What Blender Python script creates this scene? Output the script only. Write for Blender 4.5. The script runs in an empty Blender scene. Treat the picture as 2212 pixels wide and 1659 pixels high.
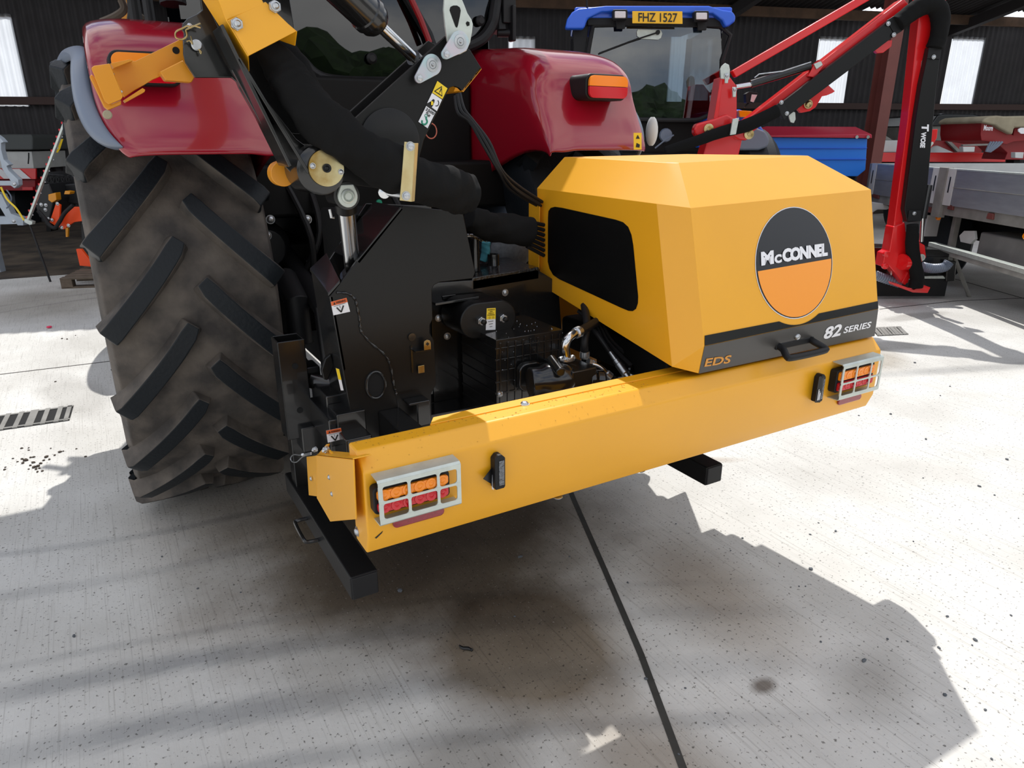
import bpy, bmesh, math, random
from mathutils import Vector, Matrix, Euler
R = math.radians
random.seed(7)
scene = bpy.context.scene
COL = scene.collection
V = Vector

# ------------------------------------------------------------ camera
F_PX, CX, CY, HOR = 1510.0, 1106.0, 829.5, 299.0
PITCH = math.atan((CY - HOR) / F_PX)
YAW = math.atan((CX - 165.0) / (F_PX / math.cos(PITCH)))
EYE = V((0, 0, 1.6))
cam_d = bpy.data.cameras.new('camera'); cam = bpy.data.objects.new('camera', cam_d); COL.objects.link(cam)
cam.location = EYE; cam.rotation_euler = (math.pi/2 - PITCH, 0, -YAW)
cam_d.sensor_fit = 'HORIZONTAL'; cam_d.sensor_width = 36; cam_d.lens = F_PX/2212*36
cam_d.clip_start = 0.05; cam_d.clip_end = 300
scene.camera = cam
scene.view_settings.view_transform = 'Standard'; scene.view_settings.look = 'None'
scene.view_settings.gamma = 1; scene.view_settings.use_curve_mapping = False
scene.view_settings.exposure = 0.0

# ------------------------------------------------------------ sun and sky
SUN_EL, SUN_AZ = 55.4, 26.0     # azimuth east of +Y
sd = bpy.data.lights.new('sun', 'SUN'); sd.energy = 4.2; sd.angle = R(0.6); sd.color = (1.0, 0.98, 0.95)
sun = bpy.data.objects.new('sun', sd); COL.objects.link(sun)
sun_dir = V((math.sin(R(SUN_AZ))*math.cos(R(SUN_EL)), math.cos(R(SUN_AZ))*math.cos(R(SUN_EL)), math.sin(R(SUN_EL))))
sun.rotation_euler = sun_dir.to_track_quat('Z', 'Y').to_euler(); sun.location = (6, 10, 12)
w = bpy.data.worlds.new('sky'); scene.world = w; w.use_nodes = True
nt = w.node_tree; nt.nodes.clear()
def wn(t, **k):
    n = nt.nodes.new(t)
    for a, b in k.items(): setattr(n, a, b)
    return n
out = wn('ShaderNodeOutputWorld'); bg = wn('ShaderNodeBackground'); tc = wn('ShaderNodeTexCoord')
mp = wn('ShaderNodeMapping'); mp.inputs['Scale'].default_value = (1.3, 1.3, 3.2)
nz = wn('ShaderNodeTexNoise'); nz.inputs['Scale'].default_value = 2.1; nz.inputs['Detail'].default_value = 9; nz.inputs['Roughness'].default_value = .58
cr = wn('ShaderNodeValToRGB'); cr.color_ramp.elements[0].position = .38; cr.color_ramp.elements[1].position = .56
sep = wn('ShaderNodeSeparateXYZ'); gr = wn('ShaderNodeValToRGB')
gr.color_ramp.elements[0].position = 0.0; gr.color_ramp.elements[0].color = (.55, .68, .85, 1)
gr.color_ramp.elements[1].position = .8; gr.color_ramp.elements[1].color = (.10, .22, .55, 1)
cl = wn('ShaderNodeValToRGB'); cl.color_ramp.elements[0].color = (.85, .86, .88, 1); cl.color_ramp.elements[1].color = (1.75, 1.72, 1.66, 1)
nz2 = wn('ShaderNodeTexNoise'); nz2.inputs['Scale'].default_value = 3.7; nz2.inputs['Detail'].default_value = 5
mx = wn('ShaderNodeMixRGB')
L = nt.links.new
L(tc.outputs['Generated'], mp.inputs[0]); L(mp.outputs[0], nz.inputs['Vector']); L(nz.outputs['Fac'], cr.inputs[0])
L(tc.outputs['Generated'], sep.inputs[0]); L(sep.outputs['Z'], gr.inputs[0])
L(mp.outputs[0], nz2.inputs['Vector']); L(nz2.outputs['Fac'], cl.inputs[0])
L(cr.outputs[0], mx.inputs[0]); L(gr.outputs[0], mx.inputs[1]); L(cl.outputs[0], mx.inputs[2])
L(mx.outputs[0], bg.inputs[0]); bg.inputs[1].default_value = 1.0; L(bg.outputs[0], out.inputs[0])

# ------------------------------------------------------------ measuring the place (sight line of a photo pixel meets a real plane)
_h = V((math.sin(YAW), math.cos(YAW), 0)); _r = V((math.cos(YAW), -math.sin(YAW), 0))
_f = _h*math.cos(PITCH) - V((0, 0, math.sin(PITCH))); _u = _h*math.sin(PITCH) + V((0, 0, math.cos(PITCH)))
def sight(x, y): return _f + _r*((x-CX)/F_PX) - _u*((y-CY)/F_PX)
def ax(x, y, X): d = sight(x, y); return EYE + d*(X/d.x)
def ay(x, y, Y): d = sight(x, y); return EYE + d*(Y/d.y)
def az(x, y, Z=0.0): d = sight(x, y); return EYE + d*((Z-EYE.z)/d.z)
def av(x, y, v): d = sight(x, y); return EYE + d*(v/d.dot(_h))
def apl(x, y, P0, N): d = sight(x, y); return EYE + d*((P0-EYE).dot(N)/d.dot(N))
def uv(u, v, z): return _r*u + _h*v + V((0, 0, z))     # frame turned like the blue tractor

# ------------------------------------------------------------ materials
def nodes_of(name):
    m = bpy.data.materials.new(name); m.use_nodes = True; return m, m.node_tree, m.node_tree.nodes['Principled BSDF']
def mat(name, col, rough=.5, metal=0, coat=0, spec=.5, noise=0, nscale=8, bump=0, bscale=60, em=None, crough=.05, c2=None, nlo=.35, nhi=.65, rvar=0, stretch=None):
    m, t, b = nodes_of(name)
    b.inputs['Base Color'].default_value = (*col, 1); b.inputs['Roughness'].default_value = rough; b.inputs['Metallic'].default_value = metal
    b.inputs['Coat Weight'].default_value = coat; b.inputs['Coat Roughness'].default_value = crough; b.inputs['Specular IOR Level'].default_value = spec
    tcn = t.nodes.new('ShaderNodeTexCoord'); src = tcn.outputs['Object']
    if stretch:
        mpn = t.nodes.new('ShaderNodeMapping'); mpn.inputs['Scale'].default_value = stretch; t.links.new(src, mpn.inputs[0]); src = mpn.outputs[0]
    if c2 is not None or noise:
        n = t.nodes.new('ShaderNodeTexNoise'); n.inputs['Scale'].default_value = nscale; n.inputs['Detail'].default_value = 6
        t.links.new(src, n.inputs['Vector'])
        r = t.nodes.new('ShaderNodeValToRGB'); r.color_ramp.elements[0].position = nlo; r.color_ramp.elements[1].position = nhi
        r.color_ramp.elements[0].color = (*(c2 if c2 is not None else [c*(1-noise) for c in col]), 1); r.color_ramp.elements[1].color = (*col, 1)
        t.links.new(n.outputs['Fac'], r.inputs[0]); t.links.new(r.outputs[0], b.inputs['Base Color'])
        if rvar:
            mm = t.nodes.new('ShaderNodeMapRange'); mm.inputs[3].default_value = max(.02, rough-rvar); mm.inputs[4].default_value = rough+rvar
            t.links.new(n.outputs['Fac'], mm.inputs[0]); t.links.new(mm.outputs[0], b.inputs['Roughness'])
    if bump:
        n = t.nodes.new('ShaderNodeTexNoise'); n.inputs['Scale'].default_value = bscale; n.inputs['Detail'].default_value = 4
        bp = t.nodes.new('ShaderNodeBump'); bp.inputs['Strength'].default_value = bump; bp.inputs['Distance'].default_value = .01
        t.links.new(src, n.inputs['Vector']); t.links.new(n.outputs['Fac'], bp.inputs['Height']); t.links.new(bp.outputs[0], b.inputs['Normal'])
    if em: b.inputs['Emission Color'].default_value = (*em[:3], 1); b.inputs['Emission Strength'].default_value = em[3]
    return m
def s(r, g, b_):
    f = lambda c: ((c/255+.055)/1.055)**2.4 if c/255 > .04045 else c/255/12.92
    return (f(r), f(g), f(b_))
M = {}
M['yellow'] = mat('amber paint', s(240, 170, 22), .42, coat=.25, crough=.3, spec=.6, noise=.04, nscale=3, bump=.02, bscale=900)
M['yellow2'] = mat('yellow orange paint', s(214, 140, 12), .38, coat=.15)
M['burg'] = mat('burgundy paint', s(150, 12, 34), .22, coat=.8, noise=.05, nscale=2)
M['black'] = mat('gloss black paint', (.008, .008, .008), .22, coat=.35, bump=.03, bscale=30)
M['blackm'] = mat('satin black paint', (.007, .007, .007), .34, spec=.3, bump=.03, bscale=60)
M['deep'] = mat('dull black metal', (.004, .004, .004), .55, spec=.2)
M['plastic'] = mat('black plastic', (.009, .009, .010), .5, spec=.3)
M['rubber'] = mat('wet black rubber', (.009, .012, .015), .5, spec=.3, bump=.15, bscale=80)
M['tread'] = mat('dusty tyre rubber', s(98, 90, 82), .8, c2=s(58, 54, 51), nscale=9, bump=.25, bscale=50)
M['greyplas'] = mat('grey plastic', s(112, 122, 138), .38, bump=.02, bscale=200)
M['fabric'] = mat('black woven sleeve', (.008, .008, .008), .9, spec=.15, bump=.5, bscale=16)
M['steel'] = mat('bright steel', (.62, .63, .64), .16, 1)
M['zinc'] = mat('zinc plated steel', (.62, .64, .66), .35, 1, noise=.3, nscale=20)
M['galv'] = mat('galvanised steel', s(205, 212, 205), .42, .55, noise=.12, nscale=30)
M['gold'] = mat('passivated steel', (.62, .55, .32), .3, 1, c2=(.35, .22, .06), nscale=14)
M['irid'] = mat('iridescent zinc plate', s(205, 196, 205), .35, .6, c2=s(180, 205, 208), nscale=18)
M['white'] = mat('white sticker', s(235, 235, 238), .4)
M['ink'] = mat('black ink', (.006, .006, .006), .4)
M['orange_s'] = mat('orange sticker', s(225, 100, 40), .4)
M['yel_s'] = mat('yellow sticker', s(245, 210, 40), .4)
M['green_s'] = mat('green print', s(30, 140, 110), .4)
M['badge_o'] = mat('badge orange', s(252, 158, 52), .35)
M['badge_k'] = mat('badge black', s(30, 32, 38), .3)
M['strip_k'] = mat('strip black', (.006, .006, .006), .25)
M['strip_g'] = mat('strip dark grey', s(62, 60, 58), .4)
M['red'] = mat('bright red paint', s(222, 20, 24), .28, coat=.5)
M['dred'] = mat('dark red paint', s(140, 14, 22), .4)
M['blue'] = mat('blue paint', s(20, 92, 215), .3, coat=.4)
M['blueh'] = mat('light blue paint', s(28, 120, 222), .4)
M['orange'] = mat('orange paint', s(240, 76, 12), .4)
M['alu'] = mat('aluminium side board', s(150, 152, 158), .42, .35, noise=.12, nscale=5, stretch=(1, 1, 6))
M['alud'] = mat('dirty grey steel', s(140, 138, 132), .6, noise=.3, nscale=6)
M['whitep'] = mat('off white paint', s(205, 207, 205), .5, noise=.1, nscale=6)
M['beige'] = mat('beige canvas', s(165, 155, 130), .8, noise=.25, nscale=5)
M['tarp'] = mat('black tarpaulin', (.012, .014, .016), .22, bump=.3, bscale=4)
M['oxide'] = mat('red oxide steel', s(110, 55, 48), .6, noise=.15, nscale=3)
M['sheet'] = mat('dark fibre cement', s(62, 60, 62), .8, noise=.2, nscale=3)
M['roofs'] = mat('dark roof sheet', s(54, 50, 50), .8)
M['girt'] = mat('dark brown steel rail', s(66, 46, 42), .7)
M['timber'] = mat('old timber', s(98, 74, 56), .8, noise=.4, nscale=4, stretch=(1, 1, 1))
M['wood'] = mat('weathered pallet wood', s(105, 92, 78), .85, noise=.3, nscale=10)
M['amberl'] = mat('amber lens', s(250, 140, 8), .15, coat=.35, spec=.5)
M['redl'] = mat('red lens', s(200, 6, 26), .15, coat=.35, spec=.5)
M['refl'] = mat('red reflector', s(150, 10, 36), .25, coat=.7, noise=.25, nscale=120)
M['led'] = mat('clear led lens', s(120, 122, 125), .15, .5, bump=.8, bscale=120)
M['lampw'] = mat('work lamp lens', s(215, 205, 205), .12, .3, bump=.3, bscale=80)
M['plate'] = mat('yellow number plate', s(250, 190, 30), .4)
M['mesh'] = mat('black perforated sheet', (.004, .004, .004), .35, noise=.8, nscale=220)
M['dark'] = mat('dark machinery', (.006, .006, .007), .5)
M['stone'] = mat('grey stone', s(96, 100, 104), .8, noise=.3, nscale=60)
M['mud'] = mat('dry mud crumb', s(78, 68, 58), .9)
M['teal'] = mat('teal cloth', s(60, 130, 140), .8)
M['seat'] = mat('seat fabric', (.03, .03, .035), .8)
M['leaf'] = mat('dark foliage', s(40, 62, 24), .8, noise=.5, nscale=4, bump=1, bscale=5)
M['bark'] = mat('bark', s(70, 58, 45), .9)
M['sealer'] = mat('joint sealer', s(58, 58, 54), .6, noise=.3, nscale=20)
M['goldp'] = mat('pale passivated steel', s(212, 198, 150), .35, .6, c2=s(186, 160, 105), nscale=9)
M['hole'] = mat('drain shadow pit', (.004, .004, .004), .9)
M['copper'] = mat('copper ring', s(200, 110, 90), .4, .3)
M['joint'] = mat('concrete crack', s(70, 66, 60), .9)
M['dirt'] = mat('dirt floor', s(92, 80, 66), .95, c2=s(52, 46, 40), nscale=2.5, bump=.6, bscale=14)

def glass(name, tint, ior=1.55, rough=.01):
    m = bpy.data.materials.new(name); m.use_nodes = True; t = m.node_tree; t.nodes.clear()
    o = t.nodes.new('ShaderNodeOutputMaterial'); mi = t.nodes.new('ShaderNodeMixShader'); fr = t.nodes.new('ShaderNodeFresnel')
    tr = t.nodes.new('ShaderNodeBsdfTransparent'); gl = t.nodes.new('ShaderNodeBsdfGlossy')
    fr.inputs[0].default_value = ior; tr.inputs[0].default_value = (*tint, 1); gl.inputs['Roughness'].default_value = rough
    t.links.new(fr.outputs[0], mi.inputs[0]); t.links.new(tr.outputs[0], mi.inputs[1]); t.links.new(gl.outputs[0], mi.inputs[2]); t.links.new(mi.outputs[0], o.inputs[0])
    return m
M['glass'] = glass('tinted window glass', (.16, .2, .24), 1.85)
M['glassb'] = glass('rear window glass', (.36, .42, .46), 2.2)

def translucent(name, col):
    m = bpy.data.materials.new(name); m.use_nodes = True; t = m.node_tree; t.nodes.clear()
    o = t.nodes.new('ShaderNodeOutputMaterial'); a = t.nodes.new('ShaderNodeBsdfTranslucent'); d = t.nodes.new('ShaderNodeBsdfDiffuse'); mi = t.nodes.new('ShaderNodeMixShader')
    a.inputs[0].default_value = (*col, 1); d.inputs[0].default_value = (*[c*.6 for c in col], 1); mi.inputs[0].default_value = .15
    n = t.nodes.new('ShaderNodeTexNoise'); n.inputs['Scale'].default_value = 3; r = t.nodes.new('ShaderNodeValToRGB')
    r.color_ramp.elements[0].color = (*[c*.82 for c in col], 1); r.color_ramp.elements[1].color = (*col, 1)
    g = t.nodes.new('ShaderNodeTexCoord'); t.links.new(g.outputs['Object'], n.inputs[0]); t.links.new(n.outputs['Fac'], r.inputs[0]); t.links.new(r.outputs[0], a.inputs[0])
    t.links.new(a.outputs[0], mi.inputs[1]); t.links.new(d.outputs[0], mi.inputs[2]); t.links.new(mi.outputs[0], o.inputs[0]); return m
M['skylight'] = translucent('translucent roof sheet', (.86, .9, .95))

# concrete: speckle, broom lines, damp stains with painted under-machine shade, curved tyre marks
def concrete():
    m, t, b = nodes_of('brushed concrete'); N = t.nodes.new; K = t.links.new
    g = N('ShaderNodeTexCoord'); P = g.outputs['Object']
    def noise(scale, detail=5, rough=.55, stretch=None, rot=0):
        n = N('ShaderNodeTexNoise'); n.inputs['Scale'].default_value = scale; n.inputs['Detail'].default_value = detail; n.inputs['Roughness'].default_value = rough
        if stretch:
            q = N('ShaderNodeMapping'); q.inputs['Scale'].default_value = stretch; q.inputs['Rotation'].default_value = (0, 0, rot); K(P, q.inputs[0]); K(q.outputs[0], n.inputs['Vector'])
        else: K(P, n.inputs['Vector'])
        return n.outputs['Fac']
    def math_(op, a, c=None, clamp=False):
        n = N('ShaderNodeMath'); n.operation = op; n.use_clamp = clamp
        for i, q in enumerate((a, c)):
            if q is None: continue
            if isinstance(q, (int, float)): n.inputs[i].default_value = q
            else: K(q, n.inputs[i])
        return n.outputs[0]
    def ramp(src, p0, p1, c0=(0, 0, 0), c1=(1, 1, 1)):
        r = N('ShaderNodeValToRGB'); r.color_ramp.elements[0].position = p0; r.color_ramp.elements[1].position = p1
        r.color_ramp.elements[0].color = (*c0, 1); r.color_ramp.elements[1].color = (*c1, 1); K(src, r.inputs[0]); return r.outputs[0]
    def mix(f, a, c, mode='MIX'):
        n = N('ShaderNodeMixRGB'); n.blend_type = mode
        for i, q in enumerate((f, a, c)):
            if isinstance(q, (int, float)): n.inputs[i].default_value = q
            elif isinstance(q, tuple): n.inputs[i].default_value = (*q, 1)
            else: K(q, n.inputs[i])
        return n.outputs[0]
    base = ramp(noise(1.3, 6), .3, .7, s(186, 183, 176), s(215, 213, 207))
    wob = math_('MULTIPLY', math_('SUBTRACT', noise(2.2, 6, .6), .5), .55)
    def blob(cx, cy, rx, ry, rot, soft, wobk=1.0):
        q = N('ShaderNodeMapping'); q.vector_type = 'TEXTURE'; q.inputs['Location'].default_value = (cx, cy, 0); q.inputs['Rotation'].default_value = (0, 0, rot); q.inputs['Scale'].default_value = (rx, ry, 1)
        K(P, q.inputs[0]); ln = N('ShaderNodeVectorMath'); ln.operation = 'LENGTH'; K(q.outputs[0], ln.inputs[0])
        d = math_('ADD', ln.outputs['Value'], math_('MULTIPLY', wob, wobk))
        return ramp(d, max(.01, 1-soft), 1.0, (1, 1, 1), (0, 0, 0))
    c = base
    for (cx, cy, rx, ry, rot, soft, col, k) in STAINS_SHADE:
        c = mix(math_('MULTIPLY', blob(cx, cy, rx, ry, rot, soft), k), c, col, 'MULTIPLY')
    sx = N('ShaderNodeSeparateXYZ'); K(P, sx.inputs[0]); xfade = ramp(math_('MULTIPLY', sx.outputs['X'], .4), .5, .85, (1, 1, 1), (0, 0, 0))
    rag = noise(7, 5, .6, (1, 5, 1), .2)
    for (cx, cy, rad, wd, a0, k) in MARKS:      # dark rubber arcs
        q = N('ShaderNodeVectorMath'); q.operation = 'SUBTRACT'; q.inputs[1].default_value = (cx, cy, 0); K(P, q.inputs[0])
        ln = N('ShaderNodeVectorMath'); ln.operation = 'LENGTH'; K(q.outputs[0], ln.inputs[0])
        d = math_('ABSOLUTE', math_('SUBTRACT', ln.outputs['Value'], rad))
        d = math_('ADD', math_('DIVIDE', d, wd), math_('MULTIPLY', math_('SUBTRACT', rag, .5), .9))
        band = math_('MULTIPLY', ramp(d, .25, 1.25, (1, 1, 1), (0, 0, 0)), xfade)
        fade = ramp(noise(.9, 3), .25, .6)
        c = mix(math_('MULTIPLY', math_('MULTIPLY', band, fade), k), c, s(130, 136, 146), 'MULTIPLY')
    broom = ramp(noise(10, 3, .6, (14, .25, 1), -.08), .55, .75)
    c = mix(math_('MULTIPLY', broom, .38), c, s(120, 112, 100), 'MULTIPLY')
    spk = ramp(noise(85, 2, .5), .63, .70); c = mix(math_('MULTIPLY', spk, .75), c, s(84, 78, 70), 'MULTIPLY')
    spk2 = ramp(noise(130, 2, .5), .68, .72); c = mix(math_('MULTIPLY', spk2, .2), c, s(235, 232, 225))
    K(c, b.inputs['Base Color']); b.inputs['Roughness'].default_value = .75
    bp = N('ShaderNodeBump'); bp.inputs['Strength'].default_value = .35; bp.inputs['Distance'].default_value = .004
    K(noise(60, 5, .6), bp.inputs['Height']); K(bp.outputs[0], b.inputs['Normal'])
    return m
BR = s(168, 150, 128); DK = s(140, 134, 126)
STAINS_SHADE = [  # x, y, rx, ry, rotation, softness, multiply colour, strength
    (.95, 2.45, 1.0, .95, -.4, .5, s(138, 124, 104), .95), (1.3, 2.6, .8, .9, 0, .6, s(120, 108, 92), .8), (1.0, 1.65, .42, .45, .25, .45, s(150, 134, 112), .9), (.75, 2.3, .5, .5, 0, .6, s(140, 124, 105), .7),  # brown damp stain, deepened to paint in the shade under the machine
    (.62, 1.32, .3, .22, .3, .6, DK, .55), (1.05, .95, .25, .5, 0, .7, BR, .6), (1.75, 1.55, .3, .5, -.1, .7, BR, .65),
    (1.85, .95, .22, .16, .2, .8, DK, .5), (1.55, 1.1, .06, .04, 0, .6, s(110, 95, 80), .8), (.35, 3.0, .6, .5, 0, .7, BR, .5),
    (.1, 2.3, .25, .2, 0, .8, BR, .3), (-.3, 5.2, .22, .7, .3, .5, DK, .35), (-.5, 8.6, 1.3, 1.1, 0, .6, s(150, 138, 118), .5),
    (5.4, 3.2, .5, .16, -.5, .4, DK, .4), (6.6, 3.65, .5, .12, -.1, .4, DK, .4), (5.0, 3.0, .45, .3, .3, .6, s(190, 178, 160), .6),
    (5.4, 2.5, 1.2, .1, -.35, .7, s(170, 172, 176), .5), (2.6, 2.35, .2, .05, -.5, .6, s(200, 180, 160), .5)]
MARKS = [(-2.12, -5.45, 7.87, .07, 0, .6), (-2.29, -5.76, 7.95, .08, 0, .55), (-2.0, -5.5, 8.03, .03, 0, .35), (-2.4, -6.0, 8.0, .045, 0, .35), (.4, 5.8, 2.79, .04, 0, .4), (.4, 5.8, 3.1, .05, 0, .3)]
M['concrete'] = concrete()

# ------------------------------------------------------------ mesh helpers
WORLD = {}
def reg(o, mw): WORLD[o.as_pointer()] = mw.copy()
def setpar(o, p, local_to_world=True):
    if p is not None:
        while p.parent and p.parent.parent: p = p.parent      # thing > part > sub-part, no deeper
        o.parent = p; o.matrix_parent_inverse = WORLD[p.as_pointer()].inverted()
def tag(o, label=None, cat=None, group=None, kind=None):
    for k, v in (('label', label), ('category', cat), ('group', group), ('kind', kind)):
        if v: o[k] = v
    return o
def thing(name, label, cat, loc=(0, 0, 0), group=None):
    o = bpy.data.objects.new(name, None); COL.objects.link(o); o.location = loc; o.empty_display_size = .1
    reg(o, Matrix.Translation(V(loc))); return tag(o, label, cat, group)
class MB:
    def __init__(s_): s_.v = []; s_.f = []; s_.m = []
    def add(s_, vs, fs, mi=0):
        o = len(s_.v); s_.v += [V(p) for p in vs]; s_.f += [tuple(i+o for i in f) for f in fs]; s_.m += [mi]*len(fs); return s_
    def prism(s_, pts, vec, mi=0):
        n = len(pts); vec = V(vec); pts = [V(p) for p in pts]
        return s_.add(pts+[p+vec for p in pts], [tuple(range(n))[::-1], tuple(range(n, 2*n))]+[(i, (i+1) % n, n+(i+1) % n, n+i) for i in range(n)], mi)
    def box(s_, lo, hi, mi=0):
        x0, y0, z0 = lo; x1, y1, z1 = hi
        return s_.prism([(x0, y0, z0), (x1, y0, z0), (x1, y1, z0), (x0, y1, z0)], (0, 0, z1-z0), mi)
    def obox(s_, c, ex, ey, ez, mi=0):     # centre and three half-axes
        c, ex, ey, ez = map(V, (c, ex, ey, ez))
        return s_.prism([c-ex-ey-ez, c+ex-ey-ez, c+ex+ey-ez, c-ex+ey-ez], ez*2, mi)
    def rings(s_, rs, mi=0, cap=True):
        n = len(rs[0]); vs = [p for r in rs for p in r]; fs = []
        for k in range(len(rs)-1):
            for i in range(n): fs.append((k*n+i, k*n+(i+1) % n, (k+1)*n+(i+1) % n, (k+1)*n+i))
        if cap: fs += [tuple(range(n))[::-1], tuple(range((len(rs)-1)*n, len(rs)*n))]
        return s_.add(vs, fs, mi)
    def tube(s_, pts, r, n=12, mi=0, cap=True, squash=None):
        pts = [V(p) for p in pts]; rr = r if isinstance(r, (list, tuple)) else [r]*len(pts); rs = []; prev = None
        for i, p in enumerate(pts):
            t = (pts[min(i+1, len(pts)-1)]-pts[max(i-1, 0)]).normalized()
            if prev is None:
                a = V((0, 0, 1)) if abs(t.z) < .9 else V((1, 0, 0)); prev = a.cross(t).normalized()
            x = (prev - t*prev.dot(t)).normalized(); prev = x; y = t.cross(x)
            rs.append([p+(x*math.cos(2*math.pi*k/n)+y*math.sin(2*math.pi*k/n))*rr[i] for k in range(n)])
        return s_.rings(rs, mi, cap)
    def cyl(s_, a, b, r, r2=None, n=20, mi=0): return s_.tube([a, b], [r, r if r2 is None else r2], n, mi)
    def lathe(s_, c, axis, prof, n=24, mi=0, cap=True):   # prof (along, radius)
        ax_ = V(axis).normalized(); a = V((0, 0, 1)) if abs(ax_.z) < .9 else V((1, 0, 0)); x = a.cross(ax_).normalized(); y = ax_.cross(x); c = V(c)
        return s_.rings([[c+ax_*h+(x*math.cos(2*math.pi*k/n)+y*math.sin(2*math.pi*k/n))*r for k in range(n)] for h, r in prof], mi, cap)
    def ball(s_, c, r, n=10, mi=0, sc=(1, 1, 1)):
        c = V(c); rs = []
        for j in range(1, n):
            t = math.pi*j/n; rs.append([c+V((sc[0]*r*math.sin(t)*math.cos(2*math.pi*k/(2*n)), sc[1]*r*math.sin(t)*math.sin(2*math.pi*k/(2*n)), sc[2]*r*math.cos(t))) for k in range(2*n)])
        return s_.rings(rs, mi)
    def build(s_, name, mats, parent=None, bevel=0, smooth=35, seg=2, thick=0, hide=False):
        me = bpy.data.meshes.new(name); me.from_pydata([tuple(p) for p in s_.v], [], s_.f)
        for q in (mats if isinstance(mats, (list, tuple)) else [mats]): me.materials.append(M[q] if isinstance(q, str) else q)
        for i, p in enumerate(me.polygons): p.material_index = s_.m[i]
        bm = bmesh.new(); bm.from_mesh(me); bmesh.ops.recalc_face_normals(bm, faces=bm.faces); bm.to_mesh(me); bm.free()
        if smooth:
            me.shade_smooth()
            if smooth < 180: me.set_sharp_from_angle(angle=R(smooth))
        o = bpy.data.objects.new(name, me); COL.objects.link(o); reg(o, Matrix.Identity(4)); setpar(o, parent)
        if thick: md = o.modifiers.new('sheet', 'SOLIDIFY'); md.thickness = thick; md.offset = 0
        if bevel:
            md = o.modifiers.new('edges', 'BEVEL'); md.width = bevel; md.segments = seg; md.limit_method = 'ANGLE'; md.angle_limit = R(30); md.harden_normals = True
        return o
def plate(name, pts, thick, m, parent, bevel=.003, away=None):
    """flat plate; pts on its near face, thick along away"""
    d = V(away if away else (0, 1, 0)).normalized()*thick
    return MB().prism(pts, d).build(name, m, parent, bevel)
def circ(c, r, nrm, n=24, a0=0, a1=2*math.pi, ry=None):
    nrm = V(nrm).normalized(); a = V((0, 0, 1)) if abs(nrm.z) < .9 else V((0, 1, 0)); x = a.cross(nrm).normalized(); y = nrm.cross(x); c = V(c)
    full = abs(a1-a0) > 6.28
    return [c+x*r*math.cos(a0+(a1-a0)*k/(n if full else n-1))+y*(ry or r)*math.sin(a0+(a1-a0)*k/(n if full else n-1)) for k in range(n)]
_B = {}
def bolt(parent, p, axis, r=.008, m='zinc', kind='hex', name='bolt'):
    key = kind+m
    if key not in _B:
        b = MB(); Z = (0, 0, 1)
        if kind == 'hex':
            b.lathe((0, 0, 0), Z, [(0, 1.45), (.18, 1.45)], 20); b.lathe((0, 0, .18), Z, [(0, 1.02), (.55, 1.02), (.68, .8)], 6); b.lathe((0, 0, .7), Z, [(0, .55), (.25, .55), (.32, .4)], 14)
        elif kind == 'dome':
            b.lathe((0, 0, 0), Z, [(0, 1.35), (.12, 1.35)], 20); b.lathe((0, 0, .12), Z, [(0, 1.05), (.3, .98), (.55, .7), (.65, .35)], 16)
        else:
            b.lathe((0, 0, 0), Z, [(0, 1.15), (.9, 1.15), (1.0, 1.0)], 6); b.lathe((0, 0, 1.0), Z, [(0, .95), (.25, .9), (.3, .6)], 18); b.lathe((0, 0, 1.2), Z, [(0, .62), (.5, .6), (.75, .35)], 14)
        me = b.build('bolt', m).data
        for q in list(bpy.data.objects):
            if q.data is me: bpy.data.objects.remove(q)
        _B[key] = me
    o = bpy.data.objects.new(name, _B[key]); COL.objects.link(o)
    mw = Matrix.Translation(V(p)) @ V(axis).to_track_quat('Z', 'Y').to_matrix().to_4x4() @ Matrix.Diagonal((r, r, r, 1))
    o.matrix_basis = mw; reg(o, mw); setpar(o, parent); return o
def text(st, O, U, W, m, parent, name='lettering', bold=0.0, lift=.0006, ks=1.0):
    """lettering filling the parallelogram O, O+U (width), O+W (height)"""
    cu = bpy.data.curves.new('t', 'FONT'); cu.body = st; cu.offset = bold; cu.extrude = .004; cu.space_character = ks; cu.resolution_u = 3
    to = bpy.data.objects.new('t', cu); COL.objects.link(to)
    dg = bpy.context.evaluated_depsgraph_get(); me = bpy.data.meshes.new_from_object(to.evaluated_get(dg)); bpy.data.objects.remove(to)
    xs = [v.co.x for v in me.vertices]; ys = [v.co.y for v in me.vertices]
    x0, x1, y0, y1 = min(xs), max(xs), min(ys), max(ys); O, U, W = V(O), V(U), V(W); n = U.cross(W).normalized()
    for v in me.vertices:
        v.co = O+U*((v.co.x-x0)/(x1-x0))+W*((v.co.y-y0)/(y1-y0))+n*(lift+(.0004 if v.co.z > 0 else -.0004))
    me.materials.clear(); me.materials.append(M[m]); me.name = name
    for p in me.polygons: p.material_index = 0
    o = bpy.data.objects.new(name, me); COL.objects.link(o); reg(o, Matrix.Identity(4)); setpar(o, parent); return o
def flat(name, pts, m, parent, nrm, lift=.001, thick=.0006):
    n = V(nrm).normalized(); return MB().prism([V(p)+n*lift for p in pts], n*thick).build(name, m, parent, 0, 0)
def spline(pts, k=6):
    pts = [V(p) for p in pts]; o = []
    for i in range(len(pts)-1):
        p0, p1, p2, p3 = pts[max(i-1, 0)], pts[i], pts[i+1], pts[min(i+2, len(pts)-1)]
        for j in range(k):
            t = j/k; o.append(.5*((2*p1)+(p2-p0)*t+(2*p0-5*p1+4*p2-p3)*t*t+(3*p1-p0-3*p2+p3)*t**3))
    return o+[pts[-1]]
def lerp(a, b, t): return a+(b-a)*t
def copy_tree(o, parent=None, shift=None):
    c = o.copy(); COL.objects.link(c); c.parent = parent
    for ch in [q for q in KIDS(o)]: copy_tree(ch, c)
    return c
def KIDS(o): return [q for q in bpy.data.objects if q.parent == o]

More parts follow.
